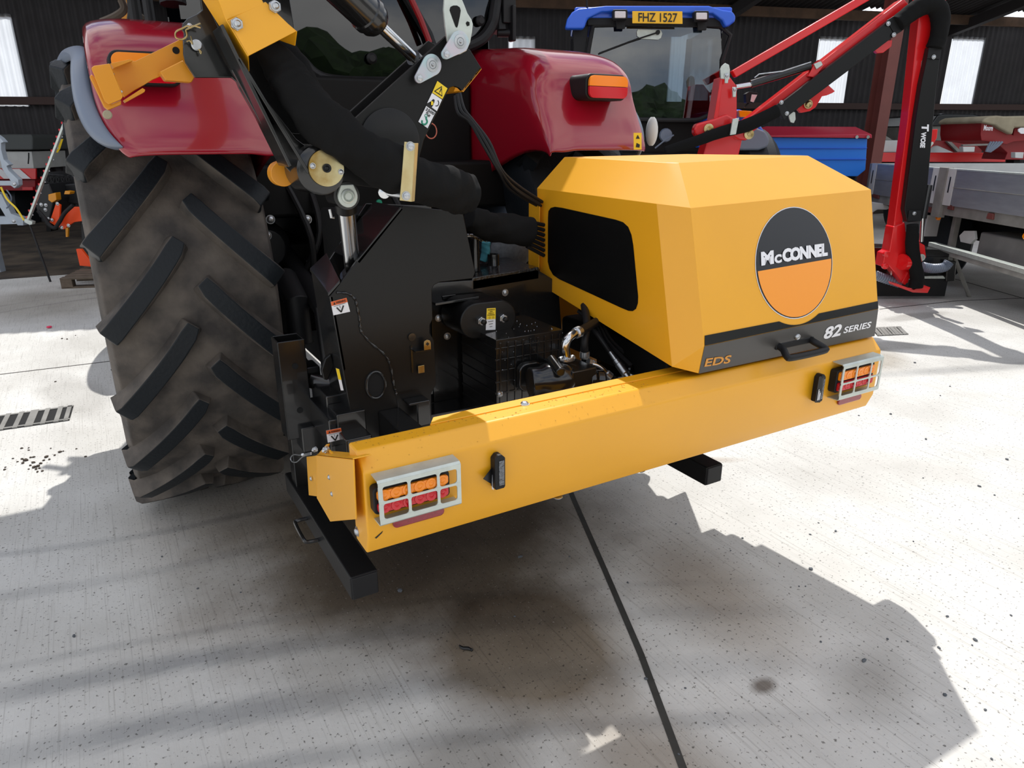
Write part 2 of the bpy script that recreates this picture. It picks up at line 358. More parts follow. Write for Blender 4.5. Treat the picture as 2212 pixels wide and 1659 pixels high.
# ============================================================ the setting
def struct(name, mb, m, **k): return tag(mb.build(name, m, **k), kind='structure')
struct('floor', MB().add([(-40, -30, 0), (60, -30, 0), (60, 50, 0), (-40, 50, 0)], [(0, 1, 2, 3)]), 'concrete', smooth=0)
SD = V((.951, -.309, 0)).normalized(); SN = V((-SD.y, SD.x, 0))   # shed wall direction, and the way into the shed
W0 = av(60, 224, 14.5); W0.z = 0                                  # a point of the back wall
def wallp(x, y): return apl(x, y, W0, SN)
def wd(p): return (V((p.x, p.y, 0))-W0).dot(SD)
E0 = V((.74, 10.7, 0)); EH = 5.3                                  # front eave line
BH = 4.3
def ss(a, n, z): return W0+SD*a+SN*n+V((0, 0, z))
ND = (E0-W0).dot(SN)                                               # front line, negative
# dirt inside the shed, beyond the slab edge
d0 = az(0, 604); d1 = az(160, 592)
dd = (d1-d0).normalized()
struct('trim_1', MB().prism([d0-dd*20, d0+dd*30, d0+dd*30+V((2, 30, 0)), d0-dd*20+V((2, 30, 0))], (0, 0, .006)), 'dirt', smooth=0)
def corrug(a0, a1, z0, z1, pitch=.146, amp=.025, n0=0.0):
    mb = MB(); k = max(2, int((a1-a0)/pitch*6)); vs = []
    for i in range(k+1):
        a = a0+(a1-a0)*i/k; off = n0+amp*math.sin(a/pitch*2*math.pi); vs += [ss(a, off, z0), ss(a, off, z1)]
    return mb.add(vs, [(2*i, 2*i+2, 2*i+3, 2*i+1) for i in range(k)])
panes = []
for (xa, ya, xb, yb, xc, yc) in [(-60, 45, 24, 37, 60, 224.4), (1098, 85, 1155, 85, 1150, 228), (1770, 86, 1836, 86, 1822, 229), (2057, 86, 2122.5, 86, 2099.9, 228.5)]:
    p = wallp(xb, yb); q = wallp(xc, yc); l = wallp(xa, ya); b1 = (wd(p)+wd(q))/2; panes.append((max(wd(l), b1-1.15), b1, q.z, p.z))
panes.insert(0, (panes[0][0]-4.4, panes[0][0]-3.3, 2.25, 3.8)); panes.insert(3, ((panes[2][0]+panes[3][0])/2, (panes[2][0]+panes[3][0])/2+1.0, 2.35, 3.85)); panes.append((panes[-1][0]+4.3, panes[-1][0]+5.3, 2.4, 3.9))
# back wall with its openings
bw = MB(); a = -14.0
for (p0, p1, z0, z1) in panes:
    for c in (corrug(a, p0, 0, BH+.3), corrug(p0, p1, 0, z0), corrug(p0, p1, z1, BH+.3)): bw.add(c.v, c.f)
    a = p1
c = corrug(a, 32, 0, BH+.3); bw.add(c.v, c.f)
struct('wall_back', bw, 'sheet', smooth=180)
for i, (p0, p1, z0, z1) in enumerate(panes): struct('window_%d' % (i+1), corrug(p0-.02, p1+.02, z0-.05, z1+.05, n0=-.03), 'skylight', smooth=180)
g = MB()
for z in (2.16, 4.2): g.prism([ss(-14, -.06, z), ss(32, -.06, z+.15), ss(32, -.22, z+.15), ss(-14, -.22, z)], (0, 0, .14))
struct('trim_2', g, 'girt', bevel=.005)
struct('wall_left', MB().prism([ss(-14, 0, 0), ss(-14, ND, 0), ss(-14, ND, EH), ss(-14, 0, BH)], SD*-.05), 'sheet')
struct('wall_right', MB().prism([ss(32, 0, 0), ss(32, ND, 0), ss(32, ND, EH), ss(32, 0, BH)], SD*.05), 'sheet')
# roof with translucent sheets
def roofz(n): return BH+(EH-BH)*(n/ND)
RN = (SD.cross(ss(0, ND, EH)-ss(0, 0, BH))).normalized()
rp = []
for (x0, y0, x1, y1) in [(1100, 12, 1172, 34), (1837, 16, 1915, 35), (2142, 22, 2226, 44)]:
    a_ = apl(x0, y1, ss(0, 0, BH), RN); b_ = apl((x0+x1)/2, y0, ss(0, 0, BH), RN); c_ = apl(x1-20, y1, ss(0, 0, BH), RN)
    n0 = (a_-W0).dot(SN); n1 = (b_-W0).dot(SN); rp.append((wd(a_), wd(a_)+1.1, n0, max(n1, ND+.2)))
rp.insert(0, (rp[0][0]-9, rp[0][0]-7.9, rp[0][2], rp[0][3])); rp.insert(2, ((rp[1][0]+rp[2][0])/2, (rp[1][0]+rp[2][0])/2+1.1, rp[0][2], rp[0][3]))
def rcor(a0, a1, n0, n1, off=0.0, pitch=.146, amp=.03):
    k = max(2, int((a1-a0)/pitch*6)); vs = []
    for i in range(k+1):
        a = a0+(a1-a0)*i/k; z = off+amp*math.sin(a/pitch*2*math.pi); vs += [ss(a, n0, roofz(n0)+z), ss(a, n1, roofz(n1)+z)]
    return vs, [(2*i, 2*i+1, 2*i+3, 2*i+2) for i in range(k)]
rf = MB(); a = -14.3
for (p0, p1, n0, n1) in rp:
    rf.add(*rcor(a, p0, .2, ND-.1)); rf.add(*rcor(p0, p1, .2, n0)); rf.add(*rcor(p0, p1, n1, ND-.1)); a = p1
rf.add(*rcor(a, 32.3, .2, ND-.1))
struct('ceiling', rf, 'roofs', smooth=180)
for i, (p0, p1, n0, n1) in enumerate(rp): struct('window_%d' % (i+20), MB().add(*rcor(p0-.02, p1+.02, n0+.05, n1-.05, .04)), 'skylight', smooth=180)
pl = MB()
for k in range(5):
    n = [-.5, -2.9, -4.0, -5.0, ND+.25][k]; z = roofz(n)-.06
    pl.prism([ss(-14, n, z), ss(32, n, z), ss(32, n-.09, z), ss(-14, n-.09, z)], (0, 0, -.2))
struct('trim_3', pl, 'timber')
# steel columns along the front (I sections) and rafters
def icol(a, n, h, w_=.3, d_=.16):
    m_ = MB()
    for q in (-1, 1): m_.prism([ss(a-d_/2, n+q*w_/2-.01, 0), ss(a+d_/2, n+q*w_/2-.01, 0), ss(a+d_/2, n+q*w_/2+.01, 0), ss(a-d_/2, n+q*w_/2+.01, 0)], (0, 0, h))
    m_.prism([ss(a-.006, n-w_/2, 0), ss(a+.006, n-w_/2, 0), ss(a+.006, n+w_/2, 0), ss(a-.006, n+w_/2, 0)], (0, 0, h)); return m_
cpx = apl(1893, 300, E0, SN); ca = wd(cpx); cols = [ca-17.5, ca, ca+6.2]
for i, a in enumerate(cols):
    struct('trim_%d' % (10+i), icol(a, ND+.05, EH-.1, .26, .2), 'oxide')
    struct('trim_%d' % (20+i), MB().prism([ss(a-.08, 0, BH-.35), ss(a+.08, 0, BH-.35), ss(a+.08, ND, EH-.35), ss(a-.08, ND, EH-.35)], (0, 0, .22)), 'roofs')
# slab joints
def jstrip(name, pts, wd_, m, z=.002, tk=.003):
    mb = MB(); pts = [V(p) for p in pts]
    for p, q in zip(pts, pts[1:]):
        n = (q-p).normalized().cross(V((0, 0, 1)))*wd_/2; mb.prism([V((p-n).xy.to_3d())+V((0, 0, z-tk)), (q-n).xy.to_3d()+V((0, 0, z-tk)), (q+n).xy.to_3d()+V((0, 0, z-tk)), (p+n).xy.to_3d()+V((0, 0, z-tk))], (0, 0, tk))
    return struct(name, mb, m, smooth=0)
jb, jt = az(1475, 1659), az(1240, 1080); jd = (jt-jb)
jstrip('trim_4', [jb-jd*.6, jb, az(1385, 1415), az(1310, 1240), jt, jt+jd*3], .022, 'sealer')
ja, jc = az(0, 809), az(217, 783); jstrip('trim_5', [ja-(jc-ja)*4, ja, jc, jc+(jc-ja)*8], .012, 'joint')
jstrip('trim_6', [az(1900, 668), az(2067, 650), az(2212, 644)], .014, 'joint'); jstrip('trim_7', [az(2040, 596), az(2212, 645), az(2400, 700)], .014, 'joint')

# ---- drain gratings
def grate(label, c, ux, uy, nx, m_bar=.013):
    g = thing('drain_grate', label, 'drain grate', c+V((0, 0, 0)))
    ex, ey = V(ux), V(uy); c = V(c)
    MB().prism([c-ex-ey+V((0, 0, .0015)), c+ex-ey+V((0, 0, .0015)), c+ex+ey+V((0, 0, .0015)), c-ex+ey+V((0, 0, .0015))], (0, 0, .001)).build('pit', 'hole', g, 0, 0)
    b = MB(); z = V((0, 0, .003)); lx, ly = ex.length, ey.length; fx, fy = ex/lx, ey/ly
    for q in (-1, 1):
        b.obox(c+ex*q*(1-.02/lx)+z, fx*.012, ey, V((0, 0, .004))); b.obox(c+ey*q*(1-.02/ly)+z, ex, fy*.01, V((0, 0, .004)))
    b.build('frame', 'alud', g, 0, 0)
    for i in range(1, nx):
        t = -1+2*i/nx; MB().obox(c+ex*t+z, fx*(m_bar if i % 3 else m_bar*1.6), ey, V((0, 0, .005))).build('bar', 'alud', g, 0, 0)
    return g
gl = az(0, 925); gr_ = az(155, 905); gt = az(152, 878); 
gx = (az(150, 892)-az(0, 913)); gxd = gx.normalized(); gc = az(155, 892)-gxd*.62
grate('grey slotted drain grating set in the concrete left of the big tyre', V((gc.x, gc.y, 0)), gxd*.62, V((-gxd.y, gxd.x, 0))*.14, 18)
c4 = [az(1888, 709), az(1940, 706.5), az(1979, 724), az(1903, 726)]
gc = az(1921, 716); grate('grey slotted drain grating on the sunlit concrete beyond the bumper right end', V((gc.x, gc.y, 0)), (c4[1]-c4[0])*.62, (c4[3]-c4[0])*-.5, 9, .011)

# ============================================================ red tractor
TC = 1.16
trac = thing('tractor', 'burgundy tractor with large rear tyres and dark glass cab, carrying the black and amber implement', 'tractor', (TC, 3.57, 0))
# ---- rear tyres with chevron lugs
def tyre(xc, mirror=1):
    mb = MB(); Rb, Wd, Yc, Zc, n = .905, .66, 3.57, .95, 120
    prof = [(-.28, .55), (-.30, .60), (-.325, .70), (-.335, .78), (-.33, .85), (-.315, .885), (-.24, .898), (-.12, .905), (0, .908), (.12, .905), (.24, .898), (.315, .885), (.33, .85), (.335, .78), (.325, .70), (.30, .60), (.28, .55)]
    vs = []; fs = []; m_ = len(prof)
    for k in range(n):
        a = 2*math.pi*k/n
        for x, r in prof: vs.append((xc+x*.9, Yc-r*math.cos(a), Zc+r*math.sin(a)))
    for k in range(n):
        for j in range(m_-1): fs.append((k*m_+j, k*m_+j+1, ((k+1) % n)*m_+j+1, ((k+1) % n)*m_+j))
    mb.add(vs, fs, 0)
    NL = 20; pitch = 2*math.pi/NL; A0 = math.asin((1.255-.95)/.95)
    for side in (-1, 1):
        for k in range(NL):
            a0 = A0+k*pitch+(-.5*pitch if side > 0 else 0)+.02
            N = 12; rows = []
            for i in range(N+1):
                t = i/N; u = .025+(.292-.025)*t; u = u if side > 0 else -u
                a = a0-pitch*(1.02*(t**.88))*1.04
                # direction along lug for width offset
                da = -pitch*1.04*.9*max(t, .08)**(-.12); tang = V((side*.31, da*.95, 0)).normalized(); nrm = V((-tang.y, tang.x, 0))
                wt, wb = .030+.005*t, .048; top = .955 if t < .93 else .94
                if t < .05: wt *= .75
                base = .88 if t < .95 else .86
                row = []
                for (off, r) in ((-wb, base), (-wt, top), (wt, top), (wb, base)):
                    uu = u+nrm.x*off; aa = a+nrm.y*off/.95; row.append((xc+uu, Yc-r*math.cos(aa), Zc+r*math.sin(aa)))
                rows.append(row)
            # outer shoulder wall
            last = rows[-1]; t = 1.0; ext = []
            for j, (x, y, z) in enumerate(last):
                rr = .83; aa = math.atan2(z-Zc, -(y-Yc)); ext.append((xc+side*.285, Yc-rr*math.cos(aa), Zc+rr*math.sin(aa)))
            rows.append(ext)
            vs = [p for r_ in rows for p in r_]; o = len(mb.v); mb.v += [V(p) for p in vs]
            for i in range(len(rows)-1):
                for j in range(3):
                    mb.f.append((o+i*4+j, o+(i+1)*4+j, o+(i+1)*4+j+1, o+i*4+j+1)); mb.m.append(1 if (j == 1 or i == len(rows)-2) else 2)
            mb.f.append((o, o+1, o+2, o+3)); mb.m.append(2)
    return mb
ty = tyre(.27).build('tyre', ['tread', 'rubber', 'tread'], trac, .006, 40, 2)
tyre(2*TC-.27).build('tyre', ['rubber', 'rubber', 'rubber'], trac, 0, 40)
for xc in (.27, 2*TC-.27):
    rm = MB(); rm.lathe((xc-.25, 3.57, .95), (1, 0, 0), [(0, .56), (.02, .53), (.1, .48), (.24, .45), (.26, .2), (.3, .18), (.3, .05)], 40); rm.lathe((xc+.25, 3.57, .95), (-1, 0, 0), [(0, .56), (.02, .53), (.1, .48), (.2, .45)], 40)
    rm.build('rim', 'greyplas', trac)
for xc in (.35, 2*TC-.35):
    ft = MB(); ft.lathe((xc-.2, 6.3, .7), (1, 0, 0), [(0, .35), (.02, .6), (.08, .68), (.2, .7), (.32, .68), (.38, .6), (.4, .35)], 36)
    ft.build('front_tyre', 'rubber', trac)
# ---- chassis
b = MB()
b.box((.62, 3.3, .72), (1.7, 3.85, 1.15)); b.box((.85, 3.0, .55), (1.47, 6.6, 1.25)); b.lathe((.5, 3.57, .95), (1, 0, 0), [(0, .18), (1.32, .18)], 20)
b.box((.8, 5.2, 1.0), (1.52, 7.2, 1.9)); b.box((.5, 3.1, 1.28), (1.82, 5.0, 1.5)); b.box((.62, 3.28, 1.4), (1.7, 3.36, 1.86))
b.build('chassis', 'deep', trac, .02)
b = MB()   # lift linkage, couplers, hoses behind the cab
for x in (.74, 1.6): b.tube([(x, 3.3, 1.1), (x, 2.75, .95), (x, 2.7, .6)], .04); b.tube([(x, 3.3, .6), (x+.02, 2.55, .5)], .035)
for i in range(6): b.box((.8+.09*i, 3.2, .95+.03*(i % 2)), (.86+.09*i, 3.27, 1.08)); 
b.lathe((.62, 3.25, 1.15), (.1, -1, 0), [(0, .11), (.05, .12), (.1, .08)], 18); b.lathe((.9, 3.2, 1.35), (0, -1, 0), [(0, .09), (.08, .09)], 16)
b.tube([ax(615, 600, .66), ax(640, 650, .66), ax(650, 740, .66)], .05)
b.build('hitch_linkage', 'dark', trac, .004)
b = MB()
for (x, y0, z0, x2, z2) in [(.7, 3.15, 1.5, .78, .9), (.82, 3.15, 1.45, .74, 1.0), (.95, 3.1, 1.5, .9, .85), (1.1, 3.05, 1.5, 1.2, .9), (1.3, 3.1, 1.5, 1.25, .95)]:
    b.tube(spline([(x, y0, z0), ((x+x2)/2+.05, y0-.12, (z0+z2)/2), (x2, y0-.05, z2)]), .014, 8)
b.build('hydraulic_hose', 'plastic', trac)
for p in [(584, 474), (577, 509), (664, 474), (694, 482)]: bolt(trac, ay(p[0]+0, p[1], 3.05), (0, -1, 0), .014, 'zinc', 'dome')
q = ay(818, 437, 2.9); MB().lathe(q, (0, -1, 0), [(0, .012), (.01, .012)], 14).build('cap', 'green_s', trac)
# ---- cab
def yq(x, y, Y=3.35): return ay(x, y, Y)
GX0, GX1 = .44, 1.88
b = MB()
b.box((.40, 3.3, 2.72), (1.92, 5.1, 2.8)); b.box((.22, 3.15, 2.8), (2.10, 5.3, 3.05))
b.build('cab_roof', 'burg', trac, .05)
b = MB(); 
def bar(p, q, r_=.035): b.tube([p, q], r_, 10)
for x in (GX0-.02, GX1+.03): bar((x, 3.36, 2.1), (x, 3.46, 2.75), .05); bar((x, 5.05, 1.3), (x, 4.9, 2.75), .045); bar((x, 4.2, 1.4), (x, 4.2, 2.75), .035)
lo = [yq(540, 40), yq(640, 118), yq(680, 158), yq(720, 172), yq(800, 176), yq(960, 176), (1.62, 3.35, 1.86)]
b.tube(spline(lo, 4), .022, 10)
lo2 = [(1.55, 3.34, 1.9), yq(968, 112, 3.33), yq(1005, 102, 3.33), yq(1040, 85, 3.33), yq(1062, 55, 3.33), yq(1070, 20, 3.33), (1.93, 3.38, 2.45), (1.93, 3.44, 2.75)]
b.tube(spline(lo2, 5), .028, 10)
b.tube([yq(876, -10, 3.34), yq(905, 40, 3.34), yq(925, 75, 3.34), yq(938, 112, 3.34)], .024, 8)
b.box((.63, 3.36, 1.5), (1.68, 3.42, 1.83)); b.box((.63, 3.4, 1.4), (1.68, 5.0, 1.52))
b.build('cab_frame', 'plastic', trac, .004)
MB().tube([yq(880, -20, 3.3), yq(908, 40, 3.3), yq(928, 92, 3.3)], .014, 8).build('window_stay', 'dred', trac)
gp = [(GX0, 3.36, 2.7), (GX0, 3.36, 2.05)]+[tuple(p) for p in spline(lo, 3)]+[(1.62, 3.36, 2.7)]
MB().prism([(p[0], 3.36+(max(p[2], 1.8)-1.8)*.0, p[2]) for p in gp], (0, .004, 0)).build('rear_window', 'glass', trac, 0, 0)
gp = [(1.62, 3.36, 2.7), (1.62, 3.36, 2.0)]+[tuple(p) for p in spline(lo2[1:], 4)]
MB().prism([(p[0], 3.35+(max(p[2], 1.8)-1.8)*.0, p[2]) for p in gp], (0, .004, 0)).build('side_window', 'glass', trac, 0, 0)
for x in (GX0-.03, GX1+.04): MB().prism([(x, 3.5, 1.6), (x, 5.0, 1.6), (x, 4.9, 2.7), (x, 3.52, 2.7)], (.004, 0, 0)).build('side_window', 'glass', trac, 0, 0)
MB().prism([(GX0, 5.02, 1.5), (GX1, 5.02, 1.5), (GX1, 4.92, 2.7), (GX0, 4.92, 2.7)], (0, .004, 0)).build('windscreen', 'glass', trac, 0, 0)
st = MB(); st.box((.92, 4.0, 1.5), (1.4, 4.5, 1.75)); st.box((.92, 3.9, 1.75), (1.4, 4.05, 2.3)); st.box((1.5, 3.9, 1.5), (1.75, 4.6, 1.95)); st.build('seat', 'seat', trac, .05)
MB().tube([V((1.16, 4.72, 2.02))+V((.19*math.cos(a), .08*math.sin(a), .18*math.sin(a))) for a in [i*math.pi/10 for i in range(21)]], .014, 8).build('steering_wheel', 'plastic', trac)
for p, yy in (((800, 127), 3.36), ((1034, 46), 3.35)):
    c = yq(*p, yy); MB().lathe(c+V((0, -.012, 0)), (0, -1, 0), [(0, .024), (.012, .024), (.02, .014)], 16).build('window_stud', 'plastic', trac)
c = yq(1096, 40, 3.3); hb = MB(); hb.box((c.x-.02, 3.3, c.z-.02), (c.x+.05, 3.36, c.z+.12)); hb.box((c.x+.02, 3.28, c.z-.1), (c.x+.04, 3.33, c.z+.06)); hb.tube([(c.x-.03, 3.35, c.z-.06), (c.x+.03, 3.32, c.z-.06)], .02); hb.build('window_hinge', 'plastic', trac, .006)
# exhaust and bonnet, out past the cab
b = MB(); b.box((.78, 5.1, 1.2), (1.54, 7.4, 2.0)); b.build('bonnet', 'burg', trac, .08)
b = MB(); b.tube([(1.75, 5.15, 1.6), (1.75, 5.15, 2.95)], .07); b.build('exhaust', 'blackm', trac)
# ---- fenders: a section swept over the tyre; one side drawn, the other mirrored
PR = [(4.75, 1.35), (4.55, 1.72), (4.2, 1.95), (3.8, 2.02), (3.45, 2.02), (3.2, 2.0), (3.0, 1.985), (2.84, 1.945), (2.745, 1.87), (2.715, 1.79), (2.66, 1.69), (2.60, 1.60), (2.575, 1.55), (2.58, 1.525)]
def fender(side):
    xi, xo = 1.71, 2.24
    def X(u, k=0):
        x = xi+(xo-(.05 if side > 0 else .11)*max(0, (k-.72)/.28)**1.6-(0 if side > 0 else .045)*max(0, 1-k/.6)-xi)*u; return x if side > 0 else 2*TC-x
    top = [p for p in spline([(0, y, z) for y, z in PR], 3)]; rs = []
    inb = [(4.9, 1.2), (4.6, 1.3), (4.2, 1.3), (3.9, 1.3), (3.5, 1.31), (3.3, 1.37), (3.15, 1.42), (3.0, 1.47), (2.88, 1.51), (2.78, 1.535), (2.69, 1.545), (2.62, 1.54), (2.59, 1.525)]
    bot = spline([(0, y, z) for y, z in inb], 3)
    nU = 11
    for i, (t, bt) in enumerate(zip(top, bot)):
        row = []
        k = i/(len(top)-1)
        # inner panel from its lower edge up to the crown, rounding into the skin
        row.append(V((X(0), bt.y, bt.z)))
        row.append(V((X(-.005), lerp(bt.y, t.y, .5), lerp(bt.z, t.z, .5))))
        row.append(V((X(.0), lerp(bt.y, t.y, .8), lerp(bt.z, t.z, .8))))
        row.append(V((X(.05), lerp(bt.y, t.y, .93), lerp(bt.z, t.z, .93)-.004)))
        row.append(V((X(.13), t.y, t.z-.008)))
        for j in range(nU):
            u = .22+.78*j/(nU-1)
            drop = -.02*max(0, (u-.75)/.25)**2*(1-k**3)
            # raised wing along the outer half that carries the lamp
            hump = .0*math.exp(-((k-.62)/.16)**2)*min(1, max(0, (u-.35)/.12))
            outw = -.03*max(0, (k-.8)/.2)*1.0
            row.append(V((X(u, k), t.y-hump*.9+(-outw*0), t.z+drop+hump*.35)))
        row.append(V((X(1.02, k), t.y+.02, t.z-.05*(1-k**3))))
        rs.append(row)
    mb = MB(); n = len(rs[0]); vs = [p for r_ in rs for p in r_]
    mb.add(vs, [(k*n+i, k*n+i+1, (k+1)*n+i+1, (k+1)*n+i) for k in range(len(rs)-1) for i in range(n-1)])
    o = mb.build('fender', 'burg', trac, 0, 50); md = o.modifiers.new('sheet', 'SOLIDIFY'); md.thickness = .012; md.offset = 0
    sb = o.modifiers.new('smooth', 'SUBSURF'); sb.levels = 1; sb.render_levels = 1
    return o
fr = fender(1); fl = fender(-1)
# outer grey extensions
def ext(side):
    rs = []
    prf = [(4.3, 1.85), (3.8, 1.98), (3.4, 1.98), (3.1, 1.93), (2.9, 1.85), (2.74, 1.74), (2.65, 1.63), (2.63, 1.56)] if side > 0 else [(4.3, 1.8), (3.8, 1.88), (3.4, 1.88), (3.1, 1.87), (2.9, 1.83), (2.74, 1.76), (2.66, 1.65), (2.62, 1.56), (2.62, 1.535)]
    S = spline([(0, y, z) for y, z in prf], 3)
    for i, p in enumerate(S):
        k = i/(len(S)-1); wout = (.13 if side < 0 else .06)*(1-max(0, (k-.72)/.28)**2*.75); row = []
        x0 = 2.23 if side > 0 else 2*TC-2.23; sg = 1 if side > 0 else -1
        for (dx, dz, dy) in ((0, .0, 0), (.35, .006, 0), (.8, -.002, 0), (1.0, -.03, .01), (1.02, -.08, .05)):
            row.append(V((x0+sg*dx*wout, p.y+dy, p.z+dz)))
        rs.append(row)
    mb = MB(); n = 5; mb.add([p for r_ in rs for p in r_], [(k*n+i, k*n+i+1, (k+1)*n+i+1, (k+1)*n+i) for k in range(len(rs)-1) for i in range(n-1)])
    o = mb.build('fender_extension', 'greyplas', trac, 0, 60); md = o.modifiers.new('sheet', 'SOLIDIFY'); md.thickness = .02; md.offset = -1
    o.modifiers.new('smooth', 'SUBSURF').render_levels = 1; return o
ext(1)
rs = [[V((.09, 4.3, 1.86)), V((.04, 4.3, 1.9)), V((-.03, 4.3, 1.86)), V((-.035, 4.3, 1.78))], [V((.09, 3.5, 1.96)), V((.04, 3.5, 1.97)), V((-.03, 3.5, 1.93)), V((-.035, 3.5, 1.86))]]
for (o_, i_, y_) in (((152, 112), (192, 106), 3.05), ((145, 136), (187, 127), 2.88), ((149, 200), (200, 195), 2.76), ((163, 252), (211, 238), 2.69), ((188, 294), (232, 277), 2.64), ((222, 317), (252, 300), 2.605), ((264, 324), (268, 316), 2.585)):
    po, pi_ = ay(o_[0], o_[1], y_), ay(i_[0], i_[1], y_-.01); rs.append([pi_, lerp(pi_, po, .5)+V((0, -.012, .004)), po, po+V((.012, .07, -.01))])
mb = MB(); mb.add([p for r_ in rs for p in r_], [(k*4+i, k*4+i+1, (k+1)*4+i+1, (k+1)*4+i) for k in range(len(rs)-1) for i in range(3)])
o = mb.build('fender_extension', 'greyplas', trac, 0, 60); md = o.modifiers.new('sheet', 'SOLIDIFY'); md.thickness = .015; md.offset = -1; o.modifiers.new('smooth', 'SUBSURF').render_levels = 2
# tail lamps on the fenders
def rrect(x0, x1, z0, z1, r_, Y, n=6):
    o = []
    for (cx_, cz, a) in ((x1-r_, z1-r_, 0), (x0+r_, z1-r_, 90), (x0+r_, z0+r_, 180), (x1-r_, z0+r_, 270)):
        for i in range(n+1): t = R(a+90*i/n); o.append(V((cx_+r_*math.cos(t), Y, cz+r_*math.sin(t))))
    return o
def taillamp(Y, x0, x1, z0, z1):
    bz = MB(); bz.prism(rrect(x0-.008, x1+.008, z0-.008, z1+.008, .03, Y), (0, .14, 0)); o = bz.build('tail_lamp', 'plastic', trac, .008)
    zm = z0+(z1-z0)*.52
    top = rrect(x0, x1, z0, z1, .025, Y-.004)
    MB().prism([V((p.x, p.y, max(p.z, zm+.001))) for p in top], (0, -.012, 0)).build('amber_lens', 'amberl', o, .004)
    MB().prism([V((p.x, p.y, min(p.z, zm-.001))) for p in top], (0, -.012, 0)).build('red_lens', 'redl', o, .004)
    return o
a = ay(1270, 162, 2.60); c = ay(1350, 214, 2.60); taillamp(2.60, a.x, c.x, c.z, a.z)
a2 = ay(236, 112, 2.64); c2_ = ay(405, 186, 2.64); taillamp(2.64, a2.x, c2_.x-.02, c2_.z+.005, a2.z)
# warning labels on the right fender
def sticker_tri(P):
    n = V((-1, 0, 0)); A, B_, C_ = (ax(1008, 196, 1.70), ax(991, 275, 1.70), ax(1021, 268, 1.70)); g_ = (A+B_+C_)/3
    o = flat('warning_label', [A, B_, C_], 'white', trac, n, .004); flat('label_ground', [lerp(p, g_, .12) for p in (A, B_, C_)], 'ink', o, n, .0056)
    flat('label_print', [lerp(A, g_, .5), lerp(B_, g_, .75)+V((0, 0, .02)), lerp(C_, g_, .5)], 'white', o, n, .0072)
    flat('label_print', [lerp(B_, g_, .3), lerp(B_, g_, .3)+V((0, 0, .012)), lerp(C_, g_, .35)+V((0, 0, .012)), lerp(C_, g_, .35)], 'white', o, n, .0072)
sticker_tri(0)
a = ay(1359, 287, 2.565); U_ = ay(1376, 287, 2.565)-a; W_ = V((.006, .0, -.07)); o = flat('warning_label', [a, a+U_, a+U_+W_, a+W_], 'yel_s', trac, (0, -1, 0), .03)
flat('label_print', [a+U_*.25+W_*.35, a+U_*.5+W_*.12, a+U_*.75+W_*.35], 'ink', o, (0, -1, 0), .032); flat('label_print', [a+U_*.25+W_*.85, a+U_*.35+W_*.6, a+U_*.75+W_*.7, a+U_*.7+W_*.88], 'ink', o, (0, -1, 0), .032)
c = ay(232, 248, 2.56); MB().lathe(c, (0, -1, 0), [(0, .013), (.01, .013), (.013, .01)], 18).build('fender_bolt', 'beige', trac)
b = MB(); c = ay(1408, 284, 2.75); b.ball(c, .036, 10, 0, (.75, .9, 1.9)); b.build('side_marker', 'whitep', trac)

# ============================================================ hedge cutter carried on the tractor
hc = thing('hedge_cutter', 'amber and black hedge cutter on the burgundy tractor, with amber hood, bumper and lamps', 'hedge cutter', (1.3, 2.0, 0))
# ---- rear bumper
BX0, BX1 = .493, 2.722
sec = [(1.60, .589), (1.60, .782), (1.645, .828), (1.71, .828), (1.71, .529), (1.622, .529)]
xs = [BX0, BX1]
mb = MB(); rs = []
for x, k in ((BX0, 0), (BX1-.03, 0), (BX1, 1)):
    ring = []
    for (y, z) in sec:
        if k: y = y+(.02 if y < 1.66 else 0); z = z+(.02 if z < .7 else -.012)*.6
        ring.append(V((x, y, z)))
    rs.append(ring)
mb.rings(rs); bump = mb.build('rear_bumper', 'yellow', hc, .007, 35, 3)
# inner top flange, wider than the bumper
a = az(922, 912, .828); MB().prism([(a.x, 1.71, .83), (1.95, 1.71, .83), (1.95, 1.76, .83), (a.x+.03, 1.755, .83)], (0, 0, -.008)).build('top_flange', 'yellow', bump, .002)
for p in [(761, 1027), (772, 1148)]: c = ax(p[0], p[1], BX0); bolt(bump, c, (-1, 0, 0), .011, 'zinc', 'dome')
bolt(bump, az(1133, 873, .828), (0, 0, 1), .012, 'zinc', 'dome'); bolt(bump, az(1216, 1081, .529)+V((0, .03, 0)), (0, 0, -1), .012, 'zinc', 'dome'); bolt(bump, az(1398, 1023, .529)+V((0, .03, 0)), (0, 0, -1), .01, 'zinc', 'dome')
